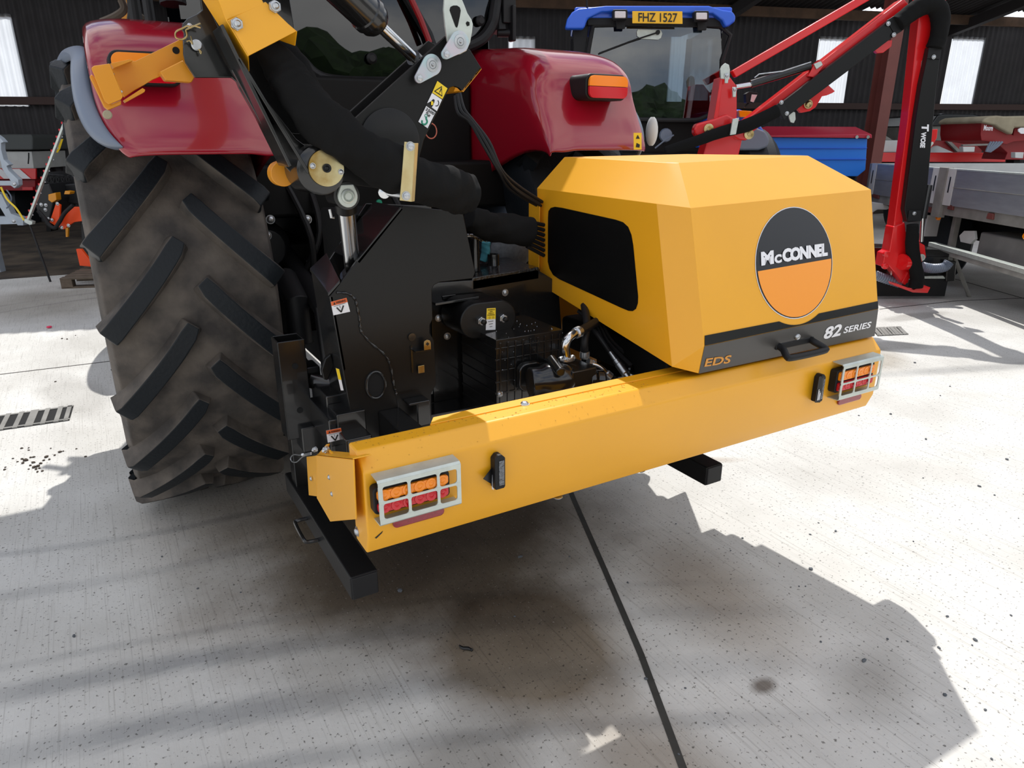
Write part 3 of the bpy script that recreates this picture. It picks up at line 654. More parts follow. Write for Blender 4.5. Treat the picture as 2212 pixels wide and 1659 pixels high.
# lamp clusters with their guards
def cluster(x0, x1, z0, z1, dy):
    Yg = 1.55
    # lamp body
    lx0, lx1 = x0-.002-.006, x1-.026; lz0, lz1 = z0+.022, z1-.02
    body = MB().prism(rrect(lx0, lx1, lz0, lz1, .012, 1.567), (0, .033, 0)).build('tail_lamp', 'plastic', bump, .004)
    zm = (lz0+lz1)/2
    for (za, zb, m_, nm) in ((zm+.004, lz1-.008, 'amberl', 'amber_lens'), (lz0+.008, zm-.004, 'redl', 'red_lens')):
        lens = MB().prism(rrect(lx0+.008, lx1-.008, za, zb, .008, 1.559), (0, .009, 0)); w_ = (lx1-lx0-.02)/6
        for i in range(6): lens.lathe((lx0+.01+w_*(i+.5), 1.559, (za+zb)/2), (0, -1, 0), [(0, .017), (.002, .016), (.0018, .010), (.0008, .007), (.0025, .004)], 18)
        lens.build(nm, m_, bump, .001)
    # guard: flat frame with six openings, bent top and bottom returns
    g_ = MB(); t = .003; cols_ = [x0+.012, x0+.012+(x1-x0-.024)*.345, x0+.012+(x1-x0-.024)*.74, x1-.012]; rows_ = [z0+.014, z0+.062, z1-.012]
    def rib(a_, b_, z_, d_): g_.box((a_, Yg, z_), (b_, Yg+t, d_))
    rib(x0, x1, z0, rows_[0]); rib(x0, x1, rows_[2], z1); rib(x0, x1, rows_[1]-.0035, rows_[1]+.0035)
    Yg += .0004; rib(x0, cols_[0], z0, z1); rib(cols_[3], x1, z0, z1)
    for c_ in cols_[1:3]: rib(c_-.004, c_+.004, z0, z1)
    Yg += .0004
    for ci in range(3):
        for ri in range(2):
            xa, xb = cols_[ci]+(.004 if ci else 0), cols_[ci+1]-(.004 if ci < 2 else 0); zc0, zc1 = rows_[ri]+(.0035 if ri else 0), rows_[ri+1]-(.0035 if ri == 0 else 0); e = .007
            for (px, pz, sx, sz) in ((xa, zc0, 1, 1), (xb, zc0, -1, 1), (xa, zc1, 1, -1), (xb, zc1, -1, -1)):
                g_.prism([(px, Yg, pz), (px+sx*e, Yg, pz), (px+sx*e*.3, Yg, pz+sz*e*.3), (px, Yg, pz+sz*e)], (0, t, 0))
    g_.prism([(x0, Yg, z1), (x0, Yg+.006, z1+.006), (x0, 1.60, z1+.008), (x0, 1.60, z1+.005), (x0, Yg+.007, z1+.003), (x0, Yg+.003, z1-.002)], (x1-x0, 0, 0))
    g_.prism([(x0, Yg, z0), (x0, Yg+.004, z0-.005), (x0, 1.60, z0-.006), (x0, 1.60, z0-.003), (x0, Yg+.006, z0-.002)], (x1-x0, 0, 0))
    g_.build('lamp_guard', 'galv', bump, 0, 0)
cluster(.514, .750, .648, .768, 0); cluster(2.385, 2.638, .640, .776, 0)
for (x0, x1, zc) in ((.563, .716, .614), (2.452, 2.60, .602)):
    MB().prism(rrect(x0, x1, zc-.0135, zc+.0135, .0132, 1.591), (0, .009, 0)).build('reflector', 'refl', bump, .003)
# small marker lamps, one half peeled label each
def marker(xc, z0, z1, flapside):
    b_ = MB().prism([(xc-.017, 1.572, z0+.006), (xc-.014, 1.572, z0), (xc+.014, 1.572, z0), (xc+.018, 1.572, z0+.006), (xc+.018, 1.572, z1-.012), (xc+.006, 1.572, z1), (xc-.006, 1.572, z1), (xc-.017, 1.572, z1-.012)], (0, .028, 0)).build('marker_lamp', 'plastic', bump, .003)
    MB().prism([(xc-.004, 1.569, z0+.012), (xc+.013, 1.569, z0+.012), (xc+.013, 1.569, z1-.018), (xc-.004, 1.569, z1-.018)], (0, .004, 0)).build('led_lens', 'led', bump, .002)
    return b_
marker(.885, .644, .752, 1); marker(2.30, .640, .752, -1)
a = V((.868, 1.59, .71)); MB().prism([a, a+V((-.035, -.012, -.022)), a+V((-.004, -.004, -.05)), a+V((.002, 0, -.06))], (0, .001, 0)).build('peeling_label', 'ink', bump, 0, 0)
MB().prism([a+V((.001, -.003, 0)), a+V((-.002, -.003, -.066)), a+V((.003, -.003, -.072)), a+V((.007, -.003, -.01))], (0, .001, 0)).build('peeling_label', 'white', bump, 0, 0)
lb = flat('peeling_label', [(2.266, 1.572, .646), (2.292, 1.568, .643), (2.294, 1.568, .748), (2.282, 1.568, .742), (2.276, 1.57, .752), (2.268, 1.572, .75)], 'ink', bump, (0, -1, 0), .004)
for i in range(3): flat('label_print', [(2.272+.006*i, 1.57, .655), (2.275+.006*i, 1.57, .655), (2.275+.006*i, 1.57, .70-.008*i), (2.272+.006*i, 1.57, .70-.008*i)], 'white', lb, (0, -1, 0), .006)
# scuff
flat('scuff', [(.512, 1.6, .585), (.536, 1.6, .600), (.533, 1.6, .594), (.516, 1.6, .582)], 'ink', bump, (0, -1, 0), .0004)

# ---- side bracket of the bumper
bk = MB(); X0 = .468
sidep = [ax(684, 984, X0), ax(762, 993, X0), ax(768, 1122, X0), ax(713, 1127, X0), ax(684, 1076, X0)]
bk.prism(sidep, (.005, 0, 0)); bk.prism([sidep[0], sidep[1], sidep[1]+V((.05, 0, 0)), sidep[0]+V((.05, 0, 0))], (0, 0, .004))
br_ = bk.build('side_bracket', 'yellow', hc, .002)
f0, f1 = ax(664, 985, X0), ax(670, 1071, X0); fy = max(f0.y, f1.y)
MB().prism([sidep[0], ax(662, 987, X0+.012), ax(667, 1070, X0+.012), sidep[4]+V((0, 0, .006))], (.005, 0, 0)).build('bracket_flange', 'yellow', br_, .001)
tb = [ax(672, 985, X0), ax(690, 963, X0), ax(694, 962, X0), ax(692, 972, X0), ax(706, 987, X0)]
MB().prism([p+V((.02, 0, 0)) for p in tb], (.006, 0, 0)).build('bracket_ear', 'yellow', br_, .001)
for p in [(672, 1034), (711, 1031), (717, 1067)]: bolt(br_, ax(p[0], p[1], X0), (-1, 0, 0), .006, 'zinc', 'dome')
for p, r_ in [((683, 970), .008), ((708, 970), .010)]: bolt(hc, ax(p[0], p[1], X0+.02), (-1, -.4, 0), r_, 'zinc', 'nut')
# spring clip
def ringpts(c, u_, w_, n=14, a0=0, a1=2*math.pi): return [c+u_*math.cos(a0+(a1-a0)*i/n)+w_*math.sin(a0+(a1-a0)*i/n) for i in range(n+1)]
q = [ax(p[0], p[1], X0-.01) for p in ((672, 981), (655, 986), (641, 998), (631, 997), (628, 989), (635, 982), (650, 983), (672, 978))]
o = MB().tube(spline(q, 4), .002, 8).build('spring_clip', 'zinc', hc); MB().ball(ax(654, 982, X0-.012), .006, 6).build('clip_ball', 'steel', o)

# ---- stands
def stand(xa, xb, left):
    m_ = MB(); m_.box((xa, 1.80, .262), (xb, 2.62, .345)); lg = m_.build('stand_foot', 'blackm', hc, .006)
    MB().box((xa+.003, 1.795, .266), (xb-.003, 1.803, .342)).build('end_cap', 'plastic', lg, .004)
    xm = (xa+xb)/2
    b_ = MB(); h = .048
    b_.box((xm-.034, 2.47, .34), (xm+.034, 2.54, .75)); 
    t_ = .006
    for (lo, hi) in (((xm-h, 2.45, .55), (xm-h+t_, 2.55, .925)), ((xm+h-t_, 2.45, .55), (xm+h, 2.55, .925)), ((xm-h, 2.45, .55), (xm+h, 2.45+t_, .925)), ((xm-h, 2.55-t_, .55), (xm+h, 2.55, .925))): b_.box(lo, hi)
    ps = b_.build('stand_post', 'black', hc, .003)
    for z in (.83, .66): MB().lathe((xm+.005, 2.449, z), (0, -1, 0), [(0, .011), (.0012, .011)], 16).build('pin_hole', 'hole', ps)
    return lg, ps
lg, ps = stand(.49, .578, True)
q = [V((.49, 2.30, .30)), V((.455, 2.30, .30)), V((.445, 2.29, .297)), V((.445, 2.18, .29)), V((.455, 2.165, .285)), V((.49, 2.16, .285))]
MB().tube(spline(q, 3), .007, 8).build('carry_handle', 'black', lg)
stand(1.972, 2.060, False)
b = MB(); b.box((.53, 2.42, .50), (2.03, 2.52, .60)); b.box((.60, 2.3, .45), (.68, 2.5, .75)); b.box((.78, 2.35, .55), (.9, 2.6, .72)); b.build('cross_tube', 'black', hc, .006)
b = MB(); b.box((.575, 2.2, .60), (.66, 2.46, .70)); b.box((.60, 2.1, .55), (.69, 2.25, .66)); b.tube([(.6, 2.5, .75), (.72, 2.4, .72)], .03); b.box((.56, 2.5, .72), (.64, 2.6, .8)); b.build('stand_clamp', 'black', hc, .006)

# ---- main frame (column)
CYF = 2.20
def Y2(L_, Y): return [ay(x, y, Y) for x, y in L_]
col = [(870, 444), (1000, 458), (1027, 588), (1022, 602), (950, 610), (938, 616), (933, 626), (935, 690), (929, 702), (929, 720), (938, 735), (940, 765), (943, 830), (932, 850), (933, 960), (778, 985), (768, 950), (712, 640), (735, 612), (770, 565)]
cp = plate('column_plate', Y2(col, CYF), .014, 'blackm', hc, .003)
colb = [(850, 452), (1000, 458), (1027, 588), (935, 615), (935, 960), (790, 985), (735, 640), (745, 612)]
plate('column_back_plate', [p+V((0, .26, 0)) for p in Y2(colb, CYF)], .014, 'black', hc, .003)
# left cheek, top ledge and inner web
e0, e1 = ay(712, 640, CYF), ay(770, 960, CYF)
bx = e0+V((-.0, .2, .045)); MB().prism([e0, e1, e1+V((0, .24, 0)), e0+V((0, .2, .045))], (.012, 0, 0)).build('column_side', 'black', hc, .003)
l0 = ay(735, 612, CYF); l1 = ay(770, 565, CYF)
MB().prism([e0+V((-.004, -.002, 0)), l0+V((0, 0, 0)), l0+V((.02, .2, .06)), e0+V((-.004, .2, .05))], (0, 0, .010)).build('column_top', 'black', hc, .002)
MB().prism([l1, ay(865, 447, CYF), ay(865, 447, CYF)+V((.0, .25, 0)), l1+V((0, .25, 0))], (.01, 0, -.008)).build('column_web', 'black', hc, .002)
b = MB(); b.box((.76, 2.46, .5), (.98, 2.75, 1.35)); b.build('column_core', 'deep', hc, .01)
# weld seam
sm = Y2([(727, 632), (750, 634), (766, 645), (772, 665), (778, 695), (780, 715), (800, 740), (830, 765), (843, 790), (850, 830), (856, 850)], CYF-.002)
w_ = spline(sm, 6); MB().tube(w_, [.004+.0015*math.sin(i*1.7) for i in range(len(w_))], 8).build('weld_seam', 'black', cp)
MB().tube(Y2([(856, 850), (866, 925)], CYF-.001), .002, 6).build('weld_seam', 'black', cp)
# round hole with a rim
c = ay(811, 831, CYF); MB().prism(circ(c+V((0, -.0015, 0)), .031, (0, -1, 0), 28, ry=.044), (0, -.0008, 0)).build('cutout', 'hole', cp, 0, 0)
MB().tube([p+V((0, -.003, 0)) for p in circ(c, .034, (0, -1, 0), 28, ry=.048)]+[circ(c, .034, (0, -1, 0), 28, ry=.048)[0]+V((0, -.003, 0))], .005, 8).build('cutout_rim', 'black', cp)
# small latch and tabs
c = ay(923, 746, CYF-.03); lt = MB(); lt.prism([c+V((-.012, 0, -.018)), c+V((.014, 0, -.018)), c+V((.014, 0, .008))]+[c+V((.014*math.cos(a_), 0, .008+.012*math.sin(a_))) for a_ in (.7, 1.57, 2.4)]+[c+V((-.012, 0, .008))], (0, .003, 0)); o = lt.build('latch_tab', 'gold', cp, .001, 0)
flat('tab_hole', [c+V((.001, 0, -.002)), c+V((.008, 0, .005)), c+V((.001, 0, .012)), c+V((-.006, 0, .005))], 'ink', o, (0, -1, 0), .0004)
b = MB(); b.box((c.x-.045, CYF-.03, c.z-.02), (c.x+.012, CYF, c.z-.016)); b.box((c.x-.052, CYF-.004, c.z-.10), (c.x-.045, CYF, c.z+.0)); b.lathe((c.x-.045, CYF, c.z+.03), (0, -1, 0), [(0, .014), (.006, .014)], 16); b.build('latch_arm', 'black', cp)
c = ay(910, 797, CYF-.01); MB().box((c.x-.012, CYF-.012, c.z-.015), (c.x+.012, CYF-.009, c.z+.013)).build('zinc_tab', 'gold', cp, .002)
st = MB(); a = ay(884, 875, CYF-.06); c = ay(931, 905, CYF-.06); st.box((a.x, CYF-.06, a.z-.006), (c.x, CYF, a.z+.004)); st.box((a.x+.03, CYF-.06, a.z-.09), (c.x, CYF-.052, a.z)); st.build('step_bracket', 'black', hc, .004)
# warning stickers with the v mark
def wsticker(P, Y, par):   # four corners: tl, tr, br, bl
    A, B_, C_, D = Y2(P, Y); n = (0, -1, 0)
    o = flat('warning_label', [A, B_, C_, D], 'white', par, n, .001)
    o2 = flat('orange_band', [A, B_, lerp(B_, C_, .3), lerp(A, D, .3)], 'orange_s', o, n, .002)
    U_ = B_-A; W_ = A-D
    text('WARNING', A+U_*.3-W_*.24, U_*.62, W_*.17, 'ink', o, lift=.004)
    flat('label_print', [A+U_*.12-W_*.25, A+U_*.27-W_*.25, A+U_*.195-W_*.06], 'ink', o, n, .003)
    def bar_(p0, p1, t_): d_ = (p1-p0).normalized().cross(V((0, 1, 0)))*t_; flat('label_print', [p0-d_, p1-d_, p1+d_, p0+d_], 'ink', o, n, .003)
    bar_(A+U_*.28-W_*.5, A+U_*.5-W_*.9, .0022); bar_(A+U_*.5-W_*.92, A+U_*.72-W_*.48, .0022); bar_(A+U_*.12-W_*.38, A+U_*.88-W_*.34, .0005)
    bar_(A+U_*.5-W_*.42, A+U_*.5-W_*.6, .0006)
wsticker([(714, 652), (748, 643), (756, 673), (720, 681)], CYF, cp)
wsticker([(704, 930), (736, 924), (740, 948), (708, 956)], 2.18, hc)
MB().box((.60, 2.185, .62), (.70, 2.30, .72)).build('coupling_block', 'black', hc, .004)
a, b2, c, d = ax(724, 797, .652), ax(733, 797, .652), ax(741, 842, .652), ax(733, 842, .652)
Y3 = Y2([(725, 795), (732, 797), (742, 843), (736, 843)], CYF-.002); o = flat('warning_label', Y3, 'white', cp, (0, -1, 0)); flat('yellow_band', [Y3[0], Y3[1], lerp(Y3[1], Y3[2], .5), lerp(Y3[0], Y3[3], .5)], 'yel_s', o, (0, -1, 0), .002)
b = MB(); q = Y2([(700, 820), (695, 800), (703, 775), (715, 765), (722, 790), (708, 822)], 2.32); b.prism(q, (0, .02, 0)); b.build('link_lever', 'blackm', hc, .004)
# ---- lower lift cylinder
c = ay(752, 424, 2.10); eye = MB(); eye.prism([c+V((.03*math.cos(a_), 0, .033*math.sin(a_))) for a_ in [R(150)+R(240)*i/18 for i in range(19)]]+[c+V((.019, 0, .033)), c+V((-.019, 0, .033))], (0, .012, 0)); eo = eye.build('cylinder_eye', 'galv', hc, .002)
MB().lathe(c, (0, -1, 0), [(0, .022), (.004, .021), (.006, .016), (.001, .013), (.004, .01)], 20).build('eye_pin', 'galv', eo)
MB().lathe(c+V((0, .012, 0)), (0, 1, 0), [(0, .04), (.09, .04)], 24).build('eye_boss', 'black', eo)
r0, r1 = ay(748, 452, 2.17), ay(763, 590, 2.28); rd = (r1-r0).normalized()
ro = MB().cyl(r0, r1, .0265).build('lift_rod', 'steel', hc); MB().cyl(r1-rd*.004, r1+rd*.012, .036).build('rod_gland', 'blackm', ro); MB().cyl(r1+rd*.01, r1+rd*.5, .045).build('lift_barrel', 'black', ro); MB().cyl(r0-rd*.03, r0+rd*.004, .034).build('rod_end', 'blackm', ro)
MB().tube(Y2([(712, 452), (716, 470), (722, 470)], 2.12), .004, 8).build('grease_fitting', 'zinc', hc)
# ---- right arm of the pair
AY = 2.12
arm = [(964, 77), (1016, 108), (1037, 142), (1041, 149), (1001, 199), (992, 190), (982, 186), (972, 189), (966, 200), (916, 302), (905, 345), (880, 400), (825, 408), (745, 398), (700, 412), (655, 385), (650, 345), (680, 322), (760, 262)]
rp_ = plate('lift_arm', Y2(arm, AY), .014, 'blackm', hc, .002)
pb = plate('arm_back_plate', [p+V((0, .13, 0)) for p in Y2(arm, AY)], .014, 'blackm', rp_, .002)
i0 = Y2([(1001, 199), (1041, 149)], AY); MB().prism([i0[0], i0[1], i0[1]+V((.004, .14, 0)), i0[0]+V((.004, .14, 0))], (-.006, 0, .004)).build('worn_edge', 'yellow2', rp_, .001)
c = ay(842, 305, AY); MB().lathe(c+V((0, .01, 0)), (0, -1, 0), [(0, .094), (.018, .094), (.02, .091)], 48).build('pivot_disc', 'blackm', rp_)
# pivot end cap
c = ay(704, 363, 2.0); MB().lathe(c+V((-.012, .004, -.006)), (0, 1, 0), [(0, .058), (.004, .066), (.16, .068), (.17, .05)], 36).build('pivot_collar', 'black', rp_)
o = MB().lathe(c, (0, -1, 0), [(0, .050), (.006, .049), (.007, .012)], 40).build('pivot_cap', 'gold', rp_)
MB().lathe(c+V((0, -.006, 0)), (0, -1, 0), [(0, .012), (.006, .012), (.004, .007), (.007, .004)], 18).build('grease_nipple', 'blackm', o)
for p in ((674, 358), (735, 371)): q = ay(*p, 2.0); bolt(rp_, q+V((0, -.007, 0)), (0, -1, 0), .006, 'zinc', 'dome')
c = ay(612, 376, 2.14); MB().prism(circ(c, .035, (0, -1, 0), 28), (0, .05, 0)).build('roundel', 'yellow2', hc, .003)
# silver link and pivot keepers
lk = [(963, -30), (959, 20), (962, 55), (967, 88), (976, 112), (993, 118), (1008, 110), (1016, 92), (1020, 70), (1022, 52), (1019, 42), (1010, 28), (1004, 12), (994, -12), (980, -30)]
lo_ = plate('lifting_link', Y2(lk, 2.09), .01, 'galv', hc, .002)
th = [(971, 22), (973, 15), (979, 12), (987, 12), (993, 16), (995, 23), (993, 36), (989, 55), (987, 60), (984, 58), (978, 42)]
flat('slot', Y2(th, 2.09), 'hole', lo_, (0, -1, 0), .0006); flat('slot', Y2([(1006, 50), (1009, 46), (1014, 48), (1014, 55), (1009, 57)], 2.09), 'hole', lo_, (0, -1, 0), .0006)
def keeper(pc, rc, pt, rt, Y, m_='irid'):
    A, B_ = ay(*pc, Y), ay(*pt, Y); d_ = (B_-A); ang = math.atan2(d_.z, d_.x); L_ = d_.length; be = math.acos((rc-rt)/L_)
    pts = [A+V((rc*math.cos(ang+be+(2*math.pi-2*be)*i/24), 0, rc*math.sin(ang+be+(2*math.pi-2*be)*i/24))) for i in range(25)]
    pts += [B_+V((rt*math.cos(ang-be+2*be*i/12), 0, rt*math.sin(ang-be+2*be*i/12))) for i in range(13)]
    o_ = MB().prism(pts, (0, .008, 0)).build('pin_keeper', m_, rp_, .0015)
    MB().lathe(A, (0, -1, 0), [(0, .02), (.002, .0195), (.0025, .012), (.001, .011), (.003, .010), (.003, .005), (.006, .003)], 24).build('pin_end', 'zinc', o_)
    bolt(o_, B_, (0, -1, 0), .0085, 'zinc', 'hex')
keeper((994, 90), .030, (964, 117), .014, 2.06); keeper((934, 140), .030, (906, 169), .014, 2.09)
# lift sticker
def ssheet(P, m_, par, lift=.001): return flat('label_sheet', Y2(P, AY), m_, par, (0, -1, 0), lift)
A, B_, C_, D = (944, 175), (966, 191), (955, 214), (933, 200)
base = ssheet([(944, 175), (966, 191), (923, 277), (903, 264)], 'ink', rp_); base.name = 'lifting_label'
ssheet([A, B_, C_, D], 'yel_s', base, .002)
tri = Y2([(953.5, 186), (954.5, 209), (936.5, 197)], AY); g_ = sum(tri, V())/3
flat('label_print', tri, 'ink', base, (0, -1, 0), .003); flat('label_print', [lerp(p, g_, .28) for p in tri], 'yel_s', base, (0, -1, 0), .004)
flat('label_print', Y2([(951, 190.5), (953, 191.5), (949, 200), (947.5, 199.5)], AY), 'ink', base, (0, -1, 0), .005); flat('label_print', Y2([(946, 201), (948, 202), (947, 203.5), (945.5, 202.5)], AY), 'ink', base, (0, -1, 0), .005)
ssheet([(932.5, 201), (954, 215.5), (943, 240), (932, 232), (936, 226), (930, 219), (922, 223)], 'white', base, .002)
flat('label_print', Y2([(935, 214), (938, 216), (937, 222), (934, 226), (930, 226), (929, 220)], AY), 'ink', base, (0, -1, 0), .003); flat('label_print', Y2([(930, 218), (935, 220), (934, 227), (930, 227)], AY), 'yel_s', base, (0, -1, 0), .004)
ar = Y2([(945, 217), (947, 222), (945, 228), (940, 229)], AY); MB().tube(spline([p+V((0, -.003, 0)) for p in ar], 4), .0014, 6).build('label_print', 'ink', base)
ssheet([(920, 229), (940, 243), (923, 277), (903, 263)], 'white', base, .002)
O_, U1, W1 = ay(917.5, 237.5, AY), ay(935.5, 249, AY), ay(920.5, 232, AY)
text('2500', O_, U1-O_, W1-O_, 'ink', base, lift=.004, bold=.01)
O_, U1, W1 = ay(918, 246, AY), ay(926, 253.5, AY), ay(922, 241, AY); text('Kg', O_, U1-O_, W1-O_, 'ink', base, lift=.004, bold=.01)
hk = Y2([(920, 252), (920, 257), (922, 262), (920, 267), (915, 269), (911, 266), (911, 260)], AY); MB().tube(spline([p+V((0, -.003, 0)) for p in hk], 4), [.0012, .0016]+[.003]*18+[.0026, .002, .0018, .0014, .001], 8).build('label_print', 'green_s', base) if False else MB().tube(spline([p+V((0, -.003, 0)) for p in hk], 4), .0028, 8).build('label_print', 'green_s', base)
MB().tube(spline(Y2([(920, 247), (923, 249), (922, 253), (918, 252), (918, 248), (920, 247)], AY-.003), 3), .001, 6).build('label_print', 'green_s', base)
c = ay(931, 283, 2.3); MB().tube([c+V((.021*math.cos(t_), 0, .024*math.sin(t_))) for t_ in [i*math.pi/10 for i in range(21)]], .002, 8).build('pipe_ring', 'copper', hc)
# upper cylinder
p0, p1 = ay(896, 128, 2.18), ay(809, 45, 2.10); dd_ = (p1-p0).normalized()
ro = MB().cyl(p0, p1, .0165).build('upper_rod', 'steel', hc)
MB().lathe(p1-dd_*.012, dd_, [(0, .040), (.012, .047), (.03, .047), (.034, .052), (.052, .052), (.056, .048), (.6, .048), (.62, .055), (.66, .055)], 28).build('upper_barrel', 'black', ro)
MB().cyl(p0-dd_*.03, p0+dd_*.008, .024).build('rod_end', 'black', ro)
MB().tube([p1+V((-.035, -.02, .03)), p1+V((-.035, -.02, .03))+dd_*.6], .008, 8).build('dredge_pipe', 'dred', ro)
# ---- left arm with its amber cover
b = MB()
web = Y2([(420, -40), (516, 190), (612, 358), (650, 400), (690, 408), (715, 380), (715, 330), (660, 285), (632, 250), (640, 90), (620, -40)], 2.20)
b.prism(web, (0, .012, 0)); b.build('dipper_web', 'black', hc, .002); 
web2 = Y2([(500, 150), (525, 150), (640, 300), (700, 345), (690, 400), (650, 396), (612, 356)], 2.08); plate('dipper_front_plate', web2, .01, 'black', hc, .002)
for (a_, b_) in (((470, 60), (616, 358)), ((506, 130), (655, 372))):
    A, B_ = ay(*a_, 2.06), ay(*b_, 2.06); MB().obox((A+B_)/2, (B_-A)/2, V((.004, 0, .002)), V((0, .06, 0))).build('dipper_flange', 'black', hc, .002)
MB().tube(Y2([(570, 232), (578, 262), (592, 300)], 2.05), [.004, .007, .003], 8).build('cable_tie', 'plastic', hc)
c = ay(640, 250, 2.2); MB().tube([c+V((.075*math.cos(t_), -.004, .05*math.sin(t_))) for t_ in [R(200+i*8) for i in range(18)]], .0015, 6).build('plate_edge', 'black', hc)
Yc_ = 2.0
P4 = {k: ay(*v_, Yc_) for k, v_ in dict(a=(455, -60), b=(466, 0), c=(489, 44), d=(535, 122), e=(640, 68), f=(571, 9), g=(600, 0), h=(560, -60)).items()}
up_ = P4['b']+(P4['b']-P4['c'])*3; up2 = P4['g']+(P4['f']-P4['e'])*1.6
cv = MB(); cv.prism([P4['c'], P4['d'], P4['e'], P4['f']+V((.004, 0, .006))], (0, .004, 0)); k1 = V((-.0, -.01, .0))
cv.prism([P4['c'], P4['f'], up2+V((.02, -.03, .02)), up_+V((.02, -.03, 0))], (0, .004, 0))
dl = ay(537, 155, Yc_+.09); cvo = cv.build('arm_cover', 'yellow', hc, .002)
lf0 = ay(431, -10, Yc_+.10); MB().prism([P4['d'], P4['c'], up_+V((.02, -.03, 0)), lf0+(lf0-dl)*.2, lf0, dl], (.003, 0, .002)).build('cover_side', 'yellow', cvo, .001)
dr = ay(636, 99, Yc_+.05); MB().prism([P4['e'], P4['f'], P4['f']+V((0, .07, 0)), P4['e']+V((-.035, .08, -.012)), dr], (.003, 0, 0)).build('cover_side', 'yellow', cvo, .001)
for p in ((510, 53), (592, 15)): bolt(cvo, ay(p[0], p[1], Yc_), (0, -1, 0), .0135, 'zinc', 'nut')
# black lug plate with pins, amber rest arm
lug = [(432, -10), (436, 22), (426, 30), (405, 40), (394, 52), (393, 64), (398, 72), (396, 88), (396, 118), (400, 135), (421, 168), (500, 168), (512, 178), (520, 190), (530, 180), (440, -10)]
lgp = plate('lug_plate', Y2(lug, 2.16), .012, 'black', hc, .003)
c = ay(424, 98, 2.15); MB().lathe(c, (0, -1, 0), [(0, .0135), (.008, .0135), (.01, .011)], 20).build('clevis_pin', 'zinc', lgp)
MB().tube(spline(Y2([(403, 90), (410, 88), (416, 96), (412, 78)], 2.13), 4), .0018, 6).build('split_pin', 'gold', lgp); MB().tube(spline(Y2([(429, 106), (435, 112), (434, 116), (431, 110)], 2.13), 4), .0018, 6).build('split_pin', 'gold', lgp)
rc = spline(Y2([(433, 51), (416, 58), (407, 62), (402, 66), (404, 78), (394, 85), (381, 82), (379, 72), (384, 66), (395, 61), (406, 56), (412, 60), (418, 56), (433, 60)], 2.12), 4); MB().tube(rc, .0022, 8).build('spring_clip', 'gold', lgp)
MB().ball(ay(410, 56, 2.13), .007, 6).build('pin_head', 'zinc', lgp)
rest = [(387, 86), (395, 86), (398, 130), (420, 170), (412, 172), (360, 168), (347, 165), (330, 172), (311, 184), (290, 196), (268, 211), (240, 150), (280, 131), (292, 132)]
ra = plate('rest_arm', Y2(rest, 2.25), .01, 'yellow2', hc, .002)
e_ = Y2([(238, 137), (280, 128), (287, 131), (246, 147)], 2.2); MB().prism(e_, (0, .06, 0)).build('rest_flange', 'yellow2', ra, .001)
e_ = Y2([(268, 216), (308, 190), (314, 194), (312, 199), (272, 221)], 2.2); MB().prism(e_, (0, .06, 0)).build('rest_flange', 'yellow2', ra, .001)
gs = Y2([(345, 155), (395, 130), (420, 168), (414, 178), (358, 174)], 2.2); MB().prism(gs, (0, .05, 0)).build('gusset', 'yellow2', ra, .003)
pd = Y2([(197, 147), (203, 142), (237, 137), (266, 208), (262, 215), (236, 226), (226, 219)], 2.15); MB().prism(pd, (0, .012, 0)).build('rest_pad', 'yellow2', ra, .002)
pd = Y2([(193, 165), (198, 160), (205, 168), (240, 225), (262, 216), (262, 226), (234, 238), (225, 232)], 2.17); MB().prism(pd, (0, .03, 0)).build('rest_pad', 'yellow2', ra, .003)
for p in ((244, 160), (262, 198)): q = ay(*p, 2.24); MB().lathe(q, (0, -1, 0), [(0, .004), (.003, .003)], 10).build('rivet', 'zinc', ra)
c = ay(380, 109, 2.25); MB().lathe(c, (0, -1, 0), [(.0005, .009), (.0012, .009)], 16).build('pin_hole', 'hole', ra)
# ---- fabric sleeve over the hoses
def sleeve(name, pts, rad, par, seed=1, n=28, wr=.15, squash=1.0, mt='fabric'):
    rnd = random.Random(seed); P_ = spline(pts, 10); K_ = len(P_); mb_ = MB(); rr = []
    for i in range(K_):
        t = i/(K_-1)*(len(rad)-1); j = min(int(t), len(rad)-2); rr.append(lerp(rad[j], rad[j+1], t-j))
    ph = [rnd.uniform(0, 6) for _ in range(12)]; prev = None; rings = []
    for i, p in enumerate(P_):
        t = (P_[min(i+1, K_-1)]-P_[max(i-1, 0)]).normalized(); x = (V((0, 0, 1)) if abs(t.z) < .9 else V((1, 0, 0))).cross(t).normalized() if prev is None else (prev-t*prev.dot(t)).normalized(); prev = x; y = t.cross(x); ring = []
        for k in range(n):
            a_ = 2*math.pi*k/n
            d_ = 1+wr*(.22*math.sin(i*.33+1.5*math.sin(a_+ph[0])+ph[1])+.32*math.sin(2*a_+i*.27+ph[2])+.3*math.sin(3*a_-i*.34+ph[3])+.22*math.sin(5*a_+i*.5+ph[5])+.18*math.sin(i*1.3+2.5*math.cos(a_+ph[3])+ph[4]))
            ring.append(p+(x*math.cos(a_)+y*math.sin(a_)*squash)*rr[i]*d_)
        rings.append(ring)
    mb_.rings(rings); o_ = mb_.build(name, mt, par, 0, 180); o_.modifiers.new('smooth', 'SUBSURF').render_levels = 1; return o_
sp = [ay(570, 95, 2.10), ay(612, 150, 2.08), ay(640, 195, 2.05), ay(690, 255, 2.0), ay(745, 300, 1.99), ay(810, 345, 1.99), ay(870, 375, 2.0), ay(930, 398, 2.02), ay(985, 413, 2.05), ay(1016, 420, 2.06)]
sleeve('hose_sleeve', sp, [.035, .048, .056, .062, .062, .064, .066, .066, .066, .067, .058], hc, 3)
sleeve('hose_sleeve', [ay(600, 90, 2.14), ay(640, 140, 2.12), ay(670, 200, 2.08), ay(700, 235, 2.06)], [.026, .034, .036, .034], hc, 5)
